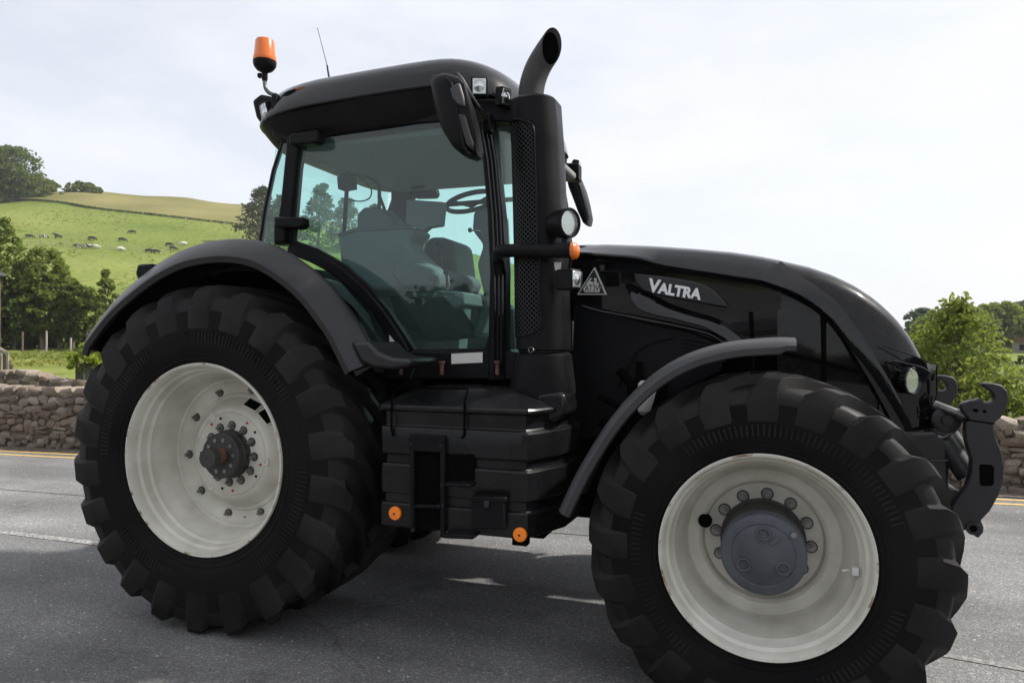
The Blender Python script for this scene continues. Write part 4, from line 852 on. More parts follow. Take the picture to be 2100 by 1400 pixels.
# hinges
mb = MB(); mb.prism(tr(yd - .06, [(600, 278), (657, 270), (661, 286), (655, 297), (600, 300)]), yd - .1, yd - .02); both('door_hinge', mb, MAT['plastic'], T, bev=.012)
mb = MB(); mb.prism(tr(yd - .06, [(568, 446), (628, 447), (630, 464), (620, 471), (570, 468)]), yd - .1, yd - .02); both('door_hinge', mb, MAT['plastic'], T, bev=.014)
mb = MB(); mb.box(AY(575, 480, yd).x, AY(597, 480, yd).x, yd - .07, yd, AY(575, 500, yd).z, AY(575, 462, yd).z); both('hinge_bracket', mb, MAT['plastic'], T, bev=.01)
# header and sill
mb = MB(); mb.prism(tr(yd, [(598, 294), (690, 273), (800, 256), (900, 247), (985, 260), (1012, 250), (1060, 252), (1060, 205), (560, 205), (560, 280)]), yd - .015, yd + .09); both('roof_rail', mb, MAT['plastic'], T, bev=.01)
mb = MB(); mb.prism(tr(yd, [(850, 719), (1042, 719), (1062, 722), (1062, 778), (800, 778), (745, 752), (800, 724)]), yd - .025, yd + .1); both('door_sill', mb, MAT['plastic'], T, bev=.012)
mb = MB(); mb.prism(tr(yd - .028, [(926, 725), (990, 722), (990, 743), (926, 746)]), yd - .031, yd - .027); part('data_plate', mb, MAT['white'], T, smooth=0)
mb = MB(); mb.box(.25, 1.95, -.74, .74, 1.38, 1.62); part('cab_floor', mb, MAT['void'], T, bev=.02)
for px, c_ in ((822, 'rustshaft'), (906, 'rustshaft'), (1020, 'rustshaft')): mb = MB(); p = AY(px, 768, -.86); mb.lathe_axis([(0, .012), (.06, .012), (.065, .018), (.08, .018)], (p.x, -.86, p.z), (0, 0, 1), 10); part('mount_bolt', mb, MAT[c_], T)
# front screen
fx0 = AY(1041, 500, yd).x; cor = [(fx0, yd), (fx0 + .03, -.72), (fx0 + .045, -.55), (fx0 + .05, -.3), (fx0 + .04, 0), (fx0 + .01, .3), (fx0 - .03, .5), (fx0 - .07, .64), (fx0 - .13, .74)]
mb = MB(); mb.loft([[(x - .0, y, 1.62) for x, y in cor], [(x - .07, y * .985, 3.03) for x, y in cor]], False, False); part('windscreen', mb, MAT['glass'], T, smooth=60)
mb = MB(); mb.loft([[(x + d, y, z) for x, y in cor] for d, z in ((.01, 1.36), (.01, 1.64), (-.03, 1.64), (-.03, 1.36))] , False, False); part('screen_cowl', mb, MAT['plastic'], T)
mb = MB(); mb.tube([(fx0 + .08, .1, 1.66), (fx0 + .06, -.25, 2.1), (fx0 + .05, -.4, 2.4)], .01, 6); part('wiper', mb, MAT['plastic'], T)
# roof
def roof_loop(ix, iy, z, drop):
    x0, x1, y1 = -.10 + ix, 1.76 - ix, .90 - iy; out = []; n = 64
    for k in range(n):
        a = 2 * math.pi * k / n; ca, sa = math.cos(a), math.sin(a); e = .34 if ca < 0 else .5
        X = (x0 + x1) / 2 + (x1 - x0) / 2 * math.copysign(abs(ca) ** e, ca); Y = y1 * math.copysign(abs(sa) ** e, sa)
        u = (X - .85) / .9; zz = z - drop * (max(0, u - .45) ** 2 * .45 + max(0, -u - .3) ** 2 * .12) - .012 * (Y / .9) ** 2 + .03 * (X - .9)
        out.append((X, Y, zz))
    return out
LO = [(.0, .0, 3.205, .95), (-.004, -.004, 3.215, 1), (0, 0, 3.24, 1), (.012, .012, 3.29, 1), (.035, .035, 3.345, 1), (.07, .075, 3.39, 1), (.12, .14, 3.42, 1), (.22, .25, 3.445, 1), (.4, .45, 3.465, .8), (.7, .75, 3.475, .4)]
mb = MB(); mb.loft([roof_loop(*l) for l in LO]); part('roof', mb, MAT['paint'], T, smooth=50)
LU = [(.30, .16, 3.01, .2), (.16, .10, 3.02, .35), (.10, .075, 3.045, .5), (.06, .05, 3.10, .7), (.02, .02, 3.17, .85), (.008, .008, 3.205, .95)]
mb = MB(); mb.loft([roof_loop(*l) for l in LU]); part('roof_underside', mb, MAT['plastic'], T, smooth=50)
mb = MB(); mb.box(.2, 1.75, -.72, .72, 2.975, 3.03); part('roof_lining', mb, MAT['lining'], T, bev=.02)
# far-side rails seen through the glass
for s in (1, -1):
    mb = MB(); mb.tube([(.3, .8 * s, 2.86), (1.55, .8 * s, 2.88)], .02, 8); part('grab_rail', mb, MAT['plastic'], T) if s == 1 else None
# work lamps in the roof
def lamp(name, c, d, w, h, dep=.07):
    d = Vector(d).normalized(); sd = Vector((-d.y, d.x, 0)).normalized(); up = sd.cross(d) if sd.cross(d).z > 0 else d.cross(sd); c = Vector(c)
    g = obj(name, mesh_of(name, MB().obox(c - d * dep * .5, d, sd, up, dep * .5, w * .5 + .012, h * .5 + .012), MAT['plastic']), T); b = g.modifiers.new('e', 'BEVEL'); b.width = .008; b.segments = 2
    part('lamp_reflector', MB().obox(c + d * .001, d, sd, up, .003, w * .5, h * .5), MAT['reflector'], g, bev=.002); part('bulb', MB().lathe_axis([(0, .4 * h), (-.004, .42 * h), (.006, .2 * h), (.012, .05 * h)], c + d * .004, d, 20), MAT['chrome'], g)
    part('lens', MB().obox(c + d * .014, d, sd, up, .002, w * .5, h * .5), MAT['lens'], g, bev=.001)
for sy in (1, -1):
    p = AY(984, 178, -.905); lamp('work_lamp', (p.x, -.912 * sy, p.z), (.35, -1 * sy, -.12), .075, .085)
    p = AY(1031, 200, -.86); lamp('work_lamp', (p.x + .02, -.86 * sy, p.z), (.95, -.45 * sy, -.12), .06, .085, .05)
    p = AY(543, 232, -.83); lamp('work_lamp', (p.x - .0, -.83 * sy, p.z), (-.55, -.8 * sy, -.18), .075, .11)
    mb = MB(); mb.prism(tr(-.74, [(528, 212), (545, 198), (600, 210), (604, 272), (582, 288), (556, 274), (536, 246)]), -.80, -.5); m_ = mb if sy == 1 else mb.mir(); part('rear_lamp_housing', m_, MAT['plastic'], T, bev=.02, seg=3)
# beacon with bracket
bx = empty('beacon', AY(543, 168, -.84), T); o0 = bx.location.copy()
pb, pt_ = AY(543, 127, -.84) - o0, AY(543, 83, -.84) - o0; hh = pt_.z - pb.z
part('lens', MB().lathe_axis([(0, .070), (.008, .073), (.03, .071), (.032, .068), (hh * .93, .060), (hh, .055), (hh + .004, .01)], pb, (0, 0, 1), 32), MAT['orange_lens'], bx)
part('base', MB().lathe_axis([(-.085, .014), (-.068, .024), (-.055, .05), (-.035, .066), (-.02, .072), (.0, .074), (.004, .07)], pb, (0, 0, 1), 32), MAT['plastic'], bx)
part('socket', MB().lathe_axis([(-.125, .015), (-.11, .019), (-.08, .019)], pb, (0, 0, 1), 20).lathe_axis([(0, .016), (.012, .018), (.02, .012)], pb + Vector((-.03, -.0, -.085)), (-1, 0, 0), 14), MAT['plastic'], bx)
tp = [AY(a, b, -.84) - o0 for a, b in ((543, 148), (543, 172), (546, 184), (554, 192), (568, 196))]; part('arm', MB().tube(catmull(tp, 5), .0125, 12), MAT['alu'], bx)
p = AY(563, 208, -.86) - o0; part('bracket', MB().box(p.x - .018, p.x + .022, -.03, .05, p.z - .055, p.z + .045), MAT['plastic'], bx, bev=.005)
# aerial
mb = MB(); a0, a1, a2 = AY(676, 156, -.55), AY(671, 135, -.55), AY(651, 58, -.55); mb.tube([a0 + Vector((0, 0, -.03)), a1, a1.lerp(a2, .02), a1.lerp(a2, .97), a2], [.008, .006, .0025, .002, .003], 8); part('aerial', mb, MAT['plastic'], T)

# ------------------------------------------------------------------ cab interior
mb = MB(); mb.box(-.12, .12, -.26, .26, 0, .13); SEAT = []
def interior(name, m, build, bev=.03, seg=3): mb = MB(); build(mb); return part(name, mb, MAT[m], T, bev=bev, seg=seg)
interior('driver_seat_cushion', 'seat', lambda b: b.prism([(.62, 2.02), (1.12, 2.06), (1.16, 2.14), (1.1, 2.2), (.62, 2.16)], -.24, .26))
interior('driver_seat_backrest', 'seat', lambda b: b.prism([(.60, 2.1), (.74, 2.1), (.68, 2.40), (.62, 2.47), (.5, 2.47), (.48, 2.38)], -.24, .26), .05)
interior('seat_pedestal', 'interior', lambda b: b.prism([(.62, 1.6), (1.05, 1.6), (1.1, 2.04), (.62, 2.04)], -.2, .22), .04)
q = tr(-.5, [(704, 482), (740, 471), (850, 467), (868, 476), (848, 500), (852, 512), (880, 540), (905, 560), (905, 590), (890, 596), (760, 600), (712, 560)]); interior('armrest_console', 'interior', lambda b: b.prism(q, -.58, -.34), .03)
q = tr(-.45, [(836, 410), (911, 415), (906, 463), (880, 467), (870, 476), (850, 466), (834, 462)]); interior('monitor', 'interior', lambda b: b.prism(q, -.47, -.40), .008)
q = tr(.30, [(880, 505), (893, 490), (925, 490), (941, 502), (948, 560), (952, 600), (880, 600)]); interior('passenger_seat_backrest', 'seat', lambda b: b.prism(q, .18, .6), .04)
q = tr(-.42, [(745, 598), (905, 597), (960, 600), (962, 626), (940, 632), (920, 612), (760, 606)]); interior('seat_base_trim', 'interior', lambda b: b.prism(q, -.5, .1), .012)
q = tr(-.2, [(965, 430), (990, 420), (1010, 430), (1015, 560), (1000, 640), (980, 690), (960, 690), (985, 600), (972, 540), (985, 500), (962, 470)]); interior('steering_column', 'interior', lambda b: b.prism(q, -.16, .16), .03)
sw = AY(968, 414, -.1); mb = MB(); ring = [sw + Vector((.17 * math.cos(a), .20 * math.sin(a), .05 * math.cos(a) + .0)) for a in np.linspace(0, 2 * math.pi, 33)[:-1]]; mb.tube(ring, .017, 8, closed=True)
for a in (0, 2.1, 4.2): mb.tube([sw + Vector((0, 0, -.03)), sw + Vector((.17 * math.cos(a), .2 * math.sin(a), .05 * math.cos(a)))], .012, 6)
part('steering_wheel', mb, MAT['plastic'], T)
mb = MB(); mb.tube(catmull([AY(695, 360, -.3), AY(730, 358, -.2), AY(772, 372, .1), AY(778, 400, .1), AY(776, 460, .1)], 5), .014, 8); mb.tube([AY(778, 400, .1), AY(800, 462, .15)], .012, 8); part('screen_arm', mb, MAT['plastic'], T)
mb = MB(); p = AY(712, 376, -.3); mb.obox(p, (1, 0, .1), (0, 1, 0), (-.1, 0, 1), .05, .05, .045); mb.tube([p, AY(704, 500, -.3)], .016, 8); part('camera_bracket', mb, MAT['plastic'], T, bev=.012)
mb = MB(); p = AY(858, 380, .55); mb.obox(p, (1, 0, 0), (0, 1, 0), (0, 0, 1), .06, .03, .03); part('sun_visor_block', mb, MAT['plastic'], T, bev=.01)
for i, (a, b) in enumerate((((900, 500), (905, 545)), ((915, 560), (918, 590)))): mb = MB(); mb.tube([AY(*a, -.42), AY(*b, -.42)], .01, 8); mb.lathe_axis([(-.02, .004), (-.01, .018), (.01, .02), (.022, .006)], AY(*a, -.42), (0, 0, 1), 14); part('control_lever', mb, MAT['plastic'], T)
mb = MB(); mb.tube([AY(964, 472, -.3), AY(985, 474, -.22)], .006, 6); mb.lathe_axis([(-.015, .003), (-.008, .015), (.008, .015), (.015, .003)], AY(964, 472, -.3), (1, 0, 0), 14); part('shuttle_lever', mb, MAT['plastic'], T)

q = tr(-.6, [(815, 538), (868, 541), (898, 552), (906, 572), (898, 590), (830, 590), (812, 565)]); interior('armrest', 'seat', lambda b: b.prism(q, -.66, -.585), .02)
q = tr(-.66, [(874, 560), (900, 566), (900, 578), (876, 572)]); part('switch_panel', MB().prism(q, -.668, -.655), MAT['grey'], T, bev=.003)
q = tr(.76, [(806, 330), (842, 334), (836, 560), (806, 560)]); part('left_rear_pillar', MB().prism(q, .72, .79), MAT['plastic'], T, bev=.01)
part('left_top_rail', MB().tube([AY(842, 376, .78), AY(930, 362, .78), AY(1010, 350, .78)], .022, 8), MAT['plastic'], T)
part('cable', MB().tube(catmull([AY(738, 365, -.25), AY(760, 385, -.25), AY(758, 406, -.25), AY(735, 413, -.25), AY(708, 405, -.28)], 6), .005, 6), MAT['ink'], T)
part('seat_suspension', MB().prism(tr(-.3, [(800, 606), (905, 606), (960, 690), (880, 700), (820, 660)]), -.34, -.05), MAT['void'], T, bev=.02)
part('light_hatch_trim', MB().prism(tr(-.5, [(702, 484), (742, 472), (850, 467), (868, 474), (852, 474), (745, 478), (708, 490)]), -.585, -.52), MAT['grey'], T, bev=.003)
part('document_pocket', MB().prism(tr(-.55, [(690, 425), (705, 410), (745, 412), (770, 440), (775, 470), (690, 475)]), -.3, -.1), MAT['interior'], T, bev=.02)
interior('left_console', 'interior', lambda b: b.prism([(.2, 1.62), (1.45, 1.62), (1.4, 1.95), (1.0, 2.1), (.6, 2.3), (.1, 2.3)], .52, .72), .03)
interior('floor_mat', 'interior', lambda b: b.box(.2, 1.62, -.72, .72, 1.62, 1.66), .01)
interior('inner_arch_trim', 'interior', lambda b: b.prism([(.05, 1.66), (.72, 1.66), (.62, 1.9), (.4, 2.12), (.05, 2.2)], -.70, -.45), .03)
# ------------------------------------------------------------------ exhaust stack and air pipe cover on the right front post
def rr_loop(x0, x1, y0, y1, r, z, n=5):
    out = []
    for cx, cy, a0 in ((x1 - r, y1 - r, 0), (x0 + r, y1 - r, 90), (x0 + r, y0 + r, 180), (x1 - r, y0 + r, 270)):
        for k in range(n + 1): a = math.radians(a0 + 90 * k / n); out.append((cx + r * math.cos(a), cy + r * math.sin(a), z))
    return out
ys0, ys1 = -.98, -.66
def stx(py): l = interp(py, [200, 300, 420, 560, 730, 800], [1046, 1052, 1055, 1058, 1060, 1052]); r = interp(py, [200, 300, 420, 560, 730, 800], [1143, 1150, 1155, 1160, 1164, 1166]); return l, r
def stack_loop(py, inset=0, zo=0):
    l, r = stx(py); A, B = AY(l, py, -.84), AY(r, py, -.84); z = AY((l + r) / 2, py, -.9).z
    return rr_loop(A.x + inset + .012, B.x - inset, ys0 + inset, ys1 - inset, .11 - inset * .5, z + zo, 7)
mb = MB(); mb.loft([stack_loop(p, i) for p, i in ((199, .035), (201, .012), (206, .0), (300, 0), (420, 0), (560, 0), (700, 0), (716, .0), (718, .012), (722, .012))]); part('stack_cover', mb, MAT['plastic'], T, smooth=40)
mb = MB(); mb.loft([stack_loop(p, i) for p, i in ((722, .015), (728, -.002), (760, -.01), (800, -.018), (830, -.01))]); part('stack_base', mb, MAT['plastic'], T, smooth=40)
# perforated guard: near-left face of the stack, a few mm proud, UV in metres
def guard(py0, py1, i0, i1, name):
    rows = 26; v = []; uv = []; f = []
    for a in range(rows + 1):
        py = py0 + (py1 - py0) * a / rows; lp = stack_loop(py); c = Vector((sum(q[0] for q in lp) / len(lp), sum(q[1] for q in lp) / len(lp), 0)); u = 0; prev = None
        for k in range(i0, i1 + 1):
            q = Vector(lp[k % len(lp)]); d = Vector((q.x - c.x, q.y - c.y, 0)).normalized(); w_ = q + d * .006
            if prev is not None: u += (Vector(q) - prev).length
            prev = Vector(q); v.append(tuple(w_)); uv.append((u, q.z))
    nn = i1 - i0 + 1
    for a in range(rows):
        for k in range(nn - 1): f.append((a * nn + k, (a + 1) * nn + k, (a + 1) * nn + k + 1, a * nn + k + 1))
    me = bpy.data.meshes.new(name); me.from_pydata(v, [], f); l = me.uv_layers.new(name='UVMap')
    for lo in me.loops: l.data[lo.index].uv = uv[lo.vertex_index]
    me.polygons.foreach_set('use_smooth', [True] * len(f)); me.materials.append(MAT['perf']); me.update()
    return obj(name, me, T)
mb = MB(); guard(256, 505, 14, 24, 'perforated_guard'); guard(522, 690, 14, 24, 'perforated_guard')
l_, r_ = stx(256); gpts = []
for py, k in [(258, 15), (252, 18), (250, 21), (258, 23)] + [(p, 24) for p in range(270, 680, 40)] + [(686, 23), (690, 18), (690, 14)]:
    lp = stack_loop(py); q = Vector(lp[k % len(lp)]); gpts.append(q + Vector((0, -.006, 0)))
mb = MB(); mb.tube(catmull(gpts, 3), .007, 8); part('guard_edge', mb, MAT['plastic'], T)
p = AY(1090, 717, -.985); mb = MB(); mb.tube([p + Vector((.014 * math.cos(a), -.012, .014 * math.sin(a))) for a in np.linspace(0, 2 * math.pi, 17)[:-1]], .004, 6, closed=True); part('key_ring', mb, MAT['chrome'], T)
# exhaust pipe, cut at a slant
ax = catmull([AY(1089, 225, -.82), AY(1089, 196, -.82), AY(1093, 168, -.82), AY(1104, 138, -.82), AY(1122, 108, -.82), AY(1145, 76, -.82), AY(1165, 50, -.82)], 5); R0 = .072; n = 32; lp = []
cutP = ax[-5]; cutN = Vector((.82, -.46, .06)).normalized()
up = Vector((0, 1, 0))
for i, p in enumerate(ax):
    t = (ax[min(i + 1, len(ax) - 1)] - ax[max(i - 1, 0)]).normalized(); a = up; b = t.cross(a).normalized(); a = b.cross(t)
    lp.append([p + (a * math.cos(2 * math.pi * k / n) + b * math.sin(2 * math.pi * k / n)) * R0 for k in range(n)])
cutp = AY(1127, 112, -.84)
pm = MB(); pm.loft(lp, True, False); pm.loft([[Vector(q).lerp(ax[i], .06) for q in l] for i, l in enumerate(lp)], True, False)
me = mesh_of('exhaust_pipe', pm, MAT['exhaust'], 40, fix=False); b_ = bmesh.new(); b_.from_mesh(me)
bmesh.ops.bisect_plane(b_, geom=b_.verts[:] + b_.edges[:] + b_.faces[:], plane_co=cutp, plane_no=cutN, clear_outer=True); b_.to_mesh(me); b_.free(); obj('exhaust_pipe', me, T)
me = mesh_of('pipe_bore', MB().loft([[Vector(q).lerp(ax[i], .10) for q in l] for i, l in enumerate(lp)], True, True), MAT['void'], 40, fix=False); b_ = bmesh.new(); b_.from_mesh(me)
bmesh.ops.bisect_plane(b_, geom=b_.verts[:] + b_.edges[:] + b_.faces[:], plane_co=cutp - cutN * .012, plane_no=cutN, clear_outer=True); b_.to_mesh(me); b_.free(); obj('pipe_bore', me, T)

# ------------------------------------------------------------------ hand rail with lamps
mb = MB(); pts = [AY(1026, 560, -.86), AY(1022, 530, -.90), AY(1026, 516, -1.0), AY(1045, 514, -1.04), AY(1100, 514, -1.04), AY(1172, 515, -1.04)]; mb.tube(catmull(pts, 5), .036, 16); part('lamp_rail', mb, MAT['plastic'], T)
mb = MB(); p = AY(1140, 514, -1.04); mb.lathe_axis([(0, .037), (.004, .042), (.085, .042), (.09, .037)], p, (1, 0, 0), 24); part('rail_clamp', mb, MAT['plastic'], T)
p = AY(1170, 515, -1.04); g = part('indicator_lamp', MB().lathe_axis([(-.01, .036), (0, .046), (.012, .047)], p, (1, -.12, 0), 28), MAT['plastic'], T); part('lens', MB().lathe_axis([(.012, .046), (.03, .043), (.042, .03), (.047, .005)], p, (1, -.12, 0), 28), MAT['orange_lens'], g)
c = AY(1158, 458, -1.0); d = Vector((.86, -.5, -.05)).normalized()
g = part('round_work_lamp', MB().lathe_axis([(-.085, .015), (-.083, .045), (-.07, .066), (-.03, .077), (.04, .08), (.045, .076), (.045, .068), (.025, .064), (.025, .004)], c, d, 36), MAT['plastic'], T)
part('lamp_reflector', MB().lathe_axis([(.0, .01), (.01, .03), (.026, .062)], c, d, 32), MAT['reflector'], g); part('lens', MB().lathe_axis([(.038, .067), (.044, .05), (.047, .004)], c, d, 32), MAT['lens'], g)
part('stem', MB().tube([c + Vector((0, 0, -.07)), c + Vector((-.0, -.01, -.14))], .018, 10), MAT['plastic'], g)
p = AY(1165, 573, -1.0); lamp('side_lamp', (p.x + .045, -1.0, p.z), (.93, -.36, 0), .07, .085, .1)
mb = MB(); mb.tube([AY(1172, 525, -1.0), AY(1166, 560, -.98)], .01, 8); part('lamp_stem', mb, MAT['plastic'], T)
q = tr(-.93, [(1142, 540), (1156, 540), (1154, 556), (1144, 556)]); mb = MB(); mb.prism(q, -.986, -.982); part('lamp_label', mb, MAT['white'], T, smooth=0)

# ------------------------------------------------------------------ mirrors
def mirror(s):
    Y0 = -1.22; f_ = (lambda m: m) if s < 0 else (lambda m: m.mir().shift((.085, .02, -.03))); g = None
    body = [(880, 168), (886, 157), (908, 150), (938, 158), (950, 170), (962, 215), (974, 265), (980, 300), (976, 316), (964, 322), (945, 316), (925, 300), (905, 268), (897, 250), (888, 215)]
    out = tr(Y0, body); cx = sum(p[0] for p in out) / len(out); cz = sum(p[1] for p in out) / len(out)
    # shell: thick body seen from its front; rear edge carries the glass
    mbx = MB(); mbx.loft([[(cx + (x - cx) * k + dx, y, cz + (z - cz) * k) for x, z in out] for y, k, dx in ((Y0 - .055, .70, .035), (Y0 - .045, .86, .03), (Y0 - .02, .97, .012), (Y0 + .03, 1.0, 0), (Y0 + .10, .98, -.01), (Y0 + .17, .92, -.02), (Y0 + .19, .8, -.02))])
    sh = part('mirror', f_(mbx), MAT['plastic'], T, bev=0, smooth=45)
    rib = tr(Y0 - .058, [(914, 160), (926, 172), (932, 200), (945, 260), (952, 300), (962, 316)]); mbx = MB(); mbx.ribbon(rib, -.006, .006, Y0 - .068, Y0 - .03); part('rib', f_(mbx), MAT['plastic'], sh, bev=.003)
    q = tr(Y0 - .05, [(924, 182), (944, 170), (953, 200), (956, 222), (940, 218), (930, 205)]); mbx = MB(); mbx.prism(q, Y0 - .07, Y0 - .03); part('pivot_cover', f_(mbx), MAT['grey'], sh, bev=.012)
    q = tr(Y0 - .05, [(938, 232), (956, 236), (972, 295), (970, 310), (956, 300), (945, 262)]); mbx = MB(); mbx.prism(q, Y0 - .066, Y0 - .03); part('lower_cover', f_(mbx), MAT['dgrey'], sh, bev=.012)
    gl = [(cx + (z - cz) * -.25 - .055, Y0 + .08 + (x - cx) * .6, cz + (z - cz) * .8) for x, z in out]
    mbx = MB(); mbx.add(gl, [tuple(range(len(gl)))]); part('mirror_glass', f_(mbx), MAT['mirror'], sh, smooth=0)
    arm = [AY(936, 152, Y0 + .05), AY(946, 166, Y0 + .05), AY(966, 200, -1.12), AY(992, 240, -.95), AY(1000, 250, -.86)]; mbx = MB(); mbx.tube(arm, [.014, .018, .016, .014, .02], 10); part('arm', f_(mbx), MAT['dgrey'], sh)
    mbx = MB(); p = AY(1001, 254, -.87); mbx.obox(p, (1, 0, 0), (0, 1, 0), (0, 0, 1), .025, .04, .05); part('arm_foot', f_(mbx), MAT['plastic'], sh, bev=.01)
mirror(-1)
FMO = tr(1.24, [(1168, 362), (1182, 357), (1190, 366), (1199, 388), (1207, 418), (1213, 450), (1210, 463), (1202, 462), (1190, 436), (1178, 404), (1170, 382)])
cx_ = sum(p[0] for p in FMO) / len(FMO); cz_ = sum(p[1] for p in FMO) / len(FMO)
fm = part('mirror', MB().loft([[(cx_ + (x - cx_) * k, y, cz_ + (z - cz_) * k) for x, z in FMO] for y, k in ((1.12, .8), (1.13, .95), (1.17, 1), (1.30, 1), (1.34, .92), (1.35, .8))]), MAT['plastic'], T, smooth=45)
part('arm', MB().tube(catmull([Vector((1.60, .8, AY(1160, 352, 1.2).z)), AY(1163, 350, 1.15), AY(1180, 352, 1.22), AY(1184, 366, 1.24)], 5), .018, 10), MAT['plastic'], fm)
part('mirror_glass', MB().add([(x - .012, y, z) for (x, z), y in zip(tr(1.2, [(1171, 384), (1179, 404), (1190, 434), (1201, 458)]), (1.15, 1.15, 1.15, 1.15))] + [(x - .012, y, z) for (x, z), y in zip(tr(1.2, [(1201, 458), (1190, 434), (1179, 404), (1171, 384)]), (1.33, 1.33, 1.33, 1.33))], [(0, 1, 6, 7), (1, 2, 5, 6), (2, 3, 4, 5)]), MAT['mirror'], fm, smooth=0, fix=False)

# ------------------------------------------------------------------ bonnet
MAT['screen'] = dots('engine_screen_sheet', (.004, .004, .004), (.0005, .0005, .0005), .012, .012, .004, .9, spec=0.0)
MAT['nose'] = noise_col(mat('nose_shell', (.005, .005, .005), .3, spec=.03, coat=.6, coat_rough=.05), (.004, .004, .004), (.008, .0075, .007), 14, rough=(.3, .45))[0]
SIL = [(v[0], v[1]) for v in tr(-.30, [(1176, 505), (1240, 503), (1330, 506), (1420, 512), (1500, 519), (1560, 528), (1610, 538), (1660, 549), (1710, 566), (1755, 587), (1800, 616), (1840, 652), (1870, 690), (1893, 730), (1908, 768), (1915, 800), (1918, 840), (1918, 872)])]
CR = tr(-.43, [(1176, 520), (1233, 524), (1305, 529), (1357, 543), (1420, 553), (1473, 561), (1560, 574), (1590, 584), (1636, 602), (1686, 633), (1730, 672), (1780, 730), (1830, 800), (1870, 865)])
sx = [p[0] for p in SIL]; sz = [p[1] for p in SIL]; cxs = [p[0] for p in CR]; czs = [p[1] for p in CR]
X0, X1 = sx[0], sx[-1]
def hood_w(x): return interp(x, [1.9, 2.6, 3.2, 3.55, 3.8, 3.93, 4.0], [.44, .435, .425, .41, .385, .345, .30])
HB = AY(1290, 640, -.43).z                                   # lower edge of the upper bonnet, rear part
def hood_half(x):
    zs = interp(x, sx, sz); zc = min(interp(x, cxs, czs), zs - .05); w = hood_w(x); k = w / .43
    low = interp(x, [1.9, 2.05, 2.5, 2.85, 3.1], [1.86, 1.84, 1.78, 1.70, 1.62]); low = min(low, zc - .06)
    return [(0, zs + .035), (-.16 * k, zs + .025), (-.25 * k, zs + .012), (-.30 * k, zs), (-.345 * k, zs - .022), (-.43 * k + .002, zc + .012), (-.432 * k, zc), (-.425 * k, zc - .012), (-.408 * k, zc - .03), (-.392 * k, zc * .5 + low * .5), (-.372 * k, low)]
def hood_loft(xs, half=hood_half):
    loops = []
    for x in xs: h = half(x); loops.append([(x, y, z) for y, z in h] + [(x, -y, z) for y, z in h[-2::-1]] if False else [(x, y, z) for y, z in h[::-1]] + [(x, -y, z) for y, z in h[1:]])
    return MB().loft(loops, False, False)
XN = AY(1601, 535, -.3).x
part('bonnet', hood_loft(np.linspace(X0, XN, 26)), MAT['paint'], T, smooth=28)
# nose: perforated shell in front of the sash
def nose_half(x):
    zs = interp(x, sx, sz); w = hood_w(x) * (.985); k = w / .43; zb = 1.235
    zq = lambda f: zs - .02 - (zs - .02 - zb) * f
    return [(0, zs + .03), (-.16 * k, zs + .022), (-.25 * k, zs + .008), (-.30 * k, zs - .004), (-.35 * k, zs - .03), (-.39 * k, zs - .08 if zs - .08 > zb + .05 else zq(.25)), (-.41 * k, zq(.35)), (-.42 * k, zq(.6)), (-.415 * k, zq(.85)), (-.40 * k, zb)]
nx = list(np.linspace(XN - .02, 3.6, 8)) + list(np.linspace(3.64, 3.86, 6)) + [3.89, 3.92, 3.94, 3.955, 3.967, 3.975]
nmb = hood_loft(nx, nose_half); nl = 10 * 2 - 1
nm = mesh_of('nose_grille', nmb, MAT['nose'], 40); uvl = nm.uv_layers.new(name='UVMap')
for lo in nm.loops:
    co = nm.vertices[lo.vertex_index].co; uvl.data[lo.index].uv = (co.x + abs(co.y) * .3, co.z + abs(co.y) * .4)
obj('nose_grille', nm, T)
# hard bits inside the nose
mb = MB(); mb.box(3.2, 3.7, -.33, .33, 1.2, 1.8); part('radiator', mb, MAT['void'], T, bev=.02)
mb = MB(); mb.box(3.18, 3.34, -.33, .33, 1.8, 2.0); part('radiator_top', mb, MAT['void'], T, bev=.02)
mb = MB(); mb.tube([AY(1640, 568, -.34), AY(1722, 567, -.36), AY(1729, 640, -.40), AY(1728, 655, -.41)], .007, 8); None
# sash sweeping from the bonnet top down the side of the nose
su = [(1601, 535), (1636, 563), (1675, 587), (1714, 618), (1750, 662), (1790, 722), (1830, 790), (1858, 845), (1872, 880)]
sd_ = [(1560, 574), (1590, 584), (1636, 602), (1686, 635), (1722, 680), (1758, 738), (1795, 800), (1822, 850), (1838, 885)]
def sash_y(px, top): return interp(px, [1540, 1600, 1700, 1800, 1880], [-.33, -.335, -.425, -.43, -.42]) if top else interp(px, [1540, 1600, 1700, 1800, 1880], [-.434, -.436, -.44, -.432, -.425])
lu = [AY(a, b, sash_y(a, 1)) for a, b in su]; ld_ = [AY(a, b, sash_y(a, 0)) for a, b in sd_]
lu = catmull(lu, 4); ld_ = catmull(ld_, 4)
loops = [[a + Vector((0, .012, 0)), a + Vector((0, -.004, 0)), a.lerp(b, .5) + Vector((0, -.012, 0)), b + Vector((0, -.006, .0)), b + Vector((0, .02, -.012))] for a, b in zip(lu, ld_)]
mb = MB(); mb.loft(loops, False, False); both('bonnet_sash', mb, MAT['paint'], T, smooth=45)
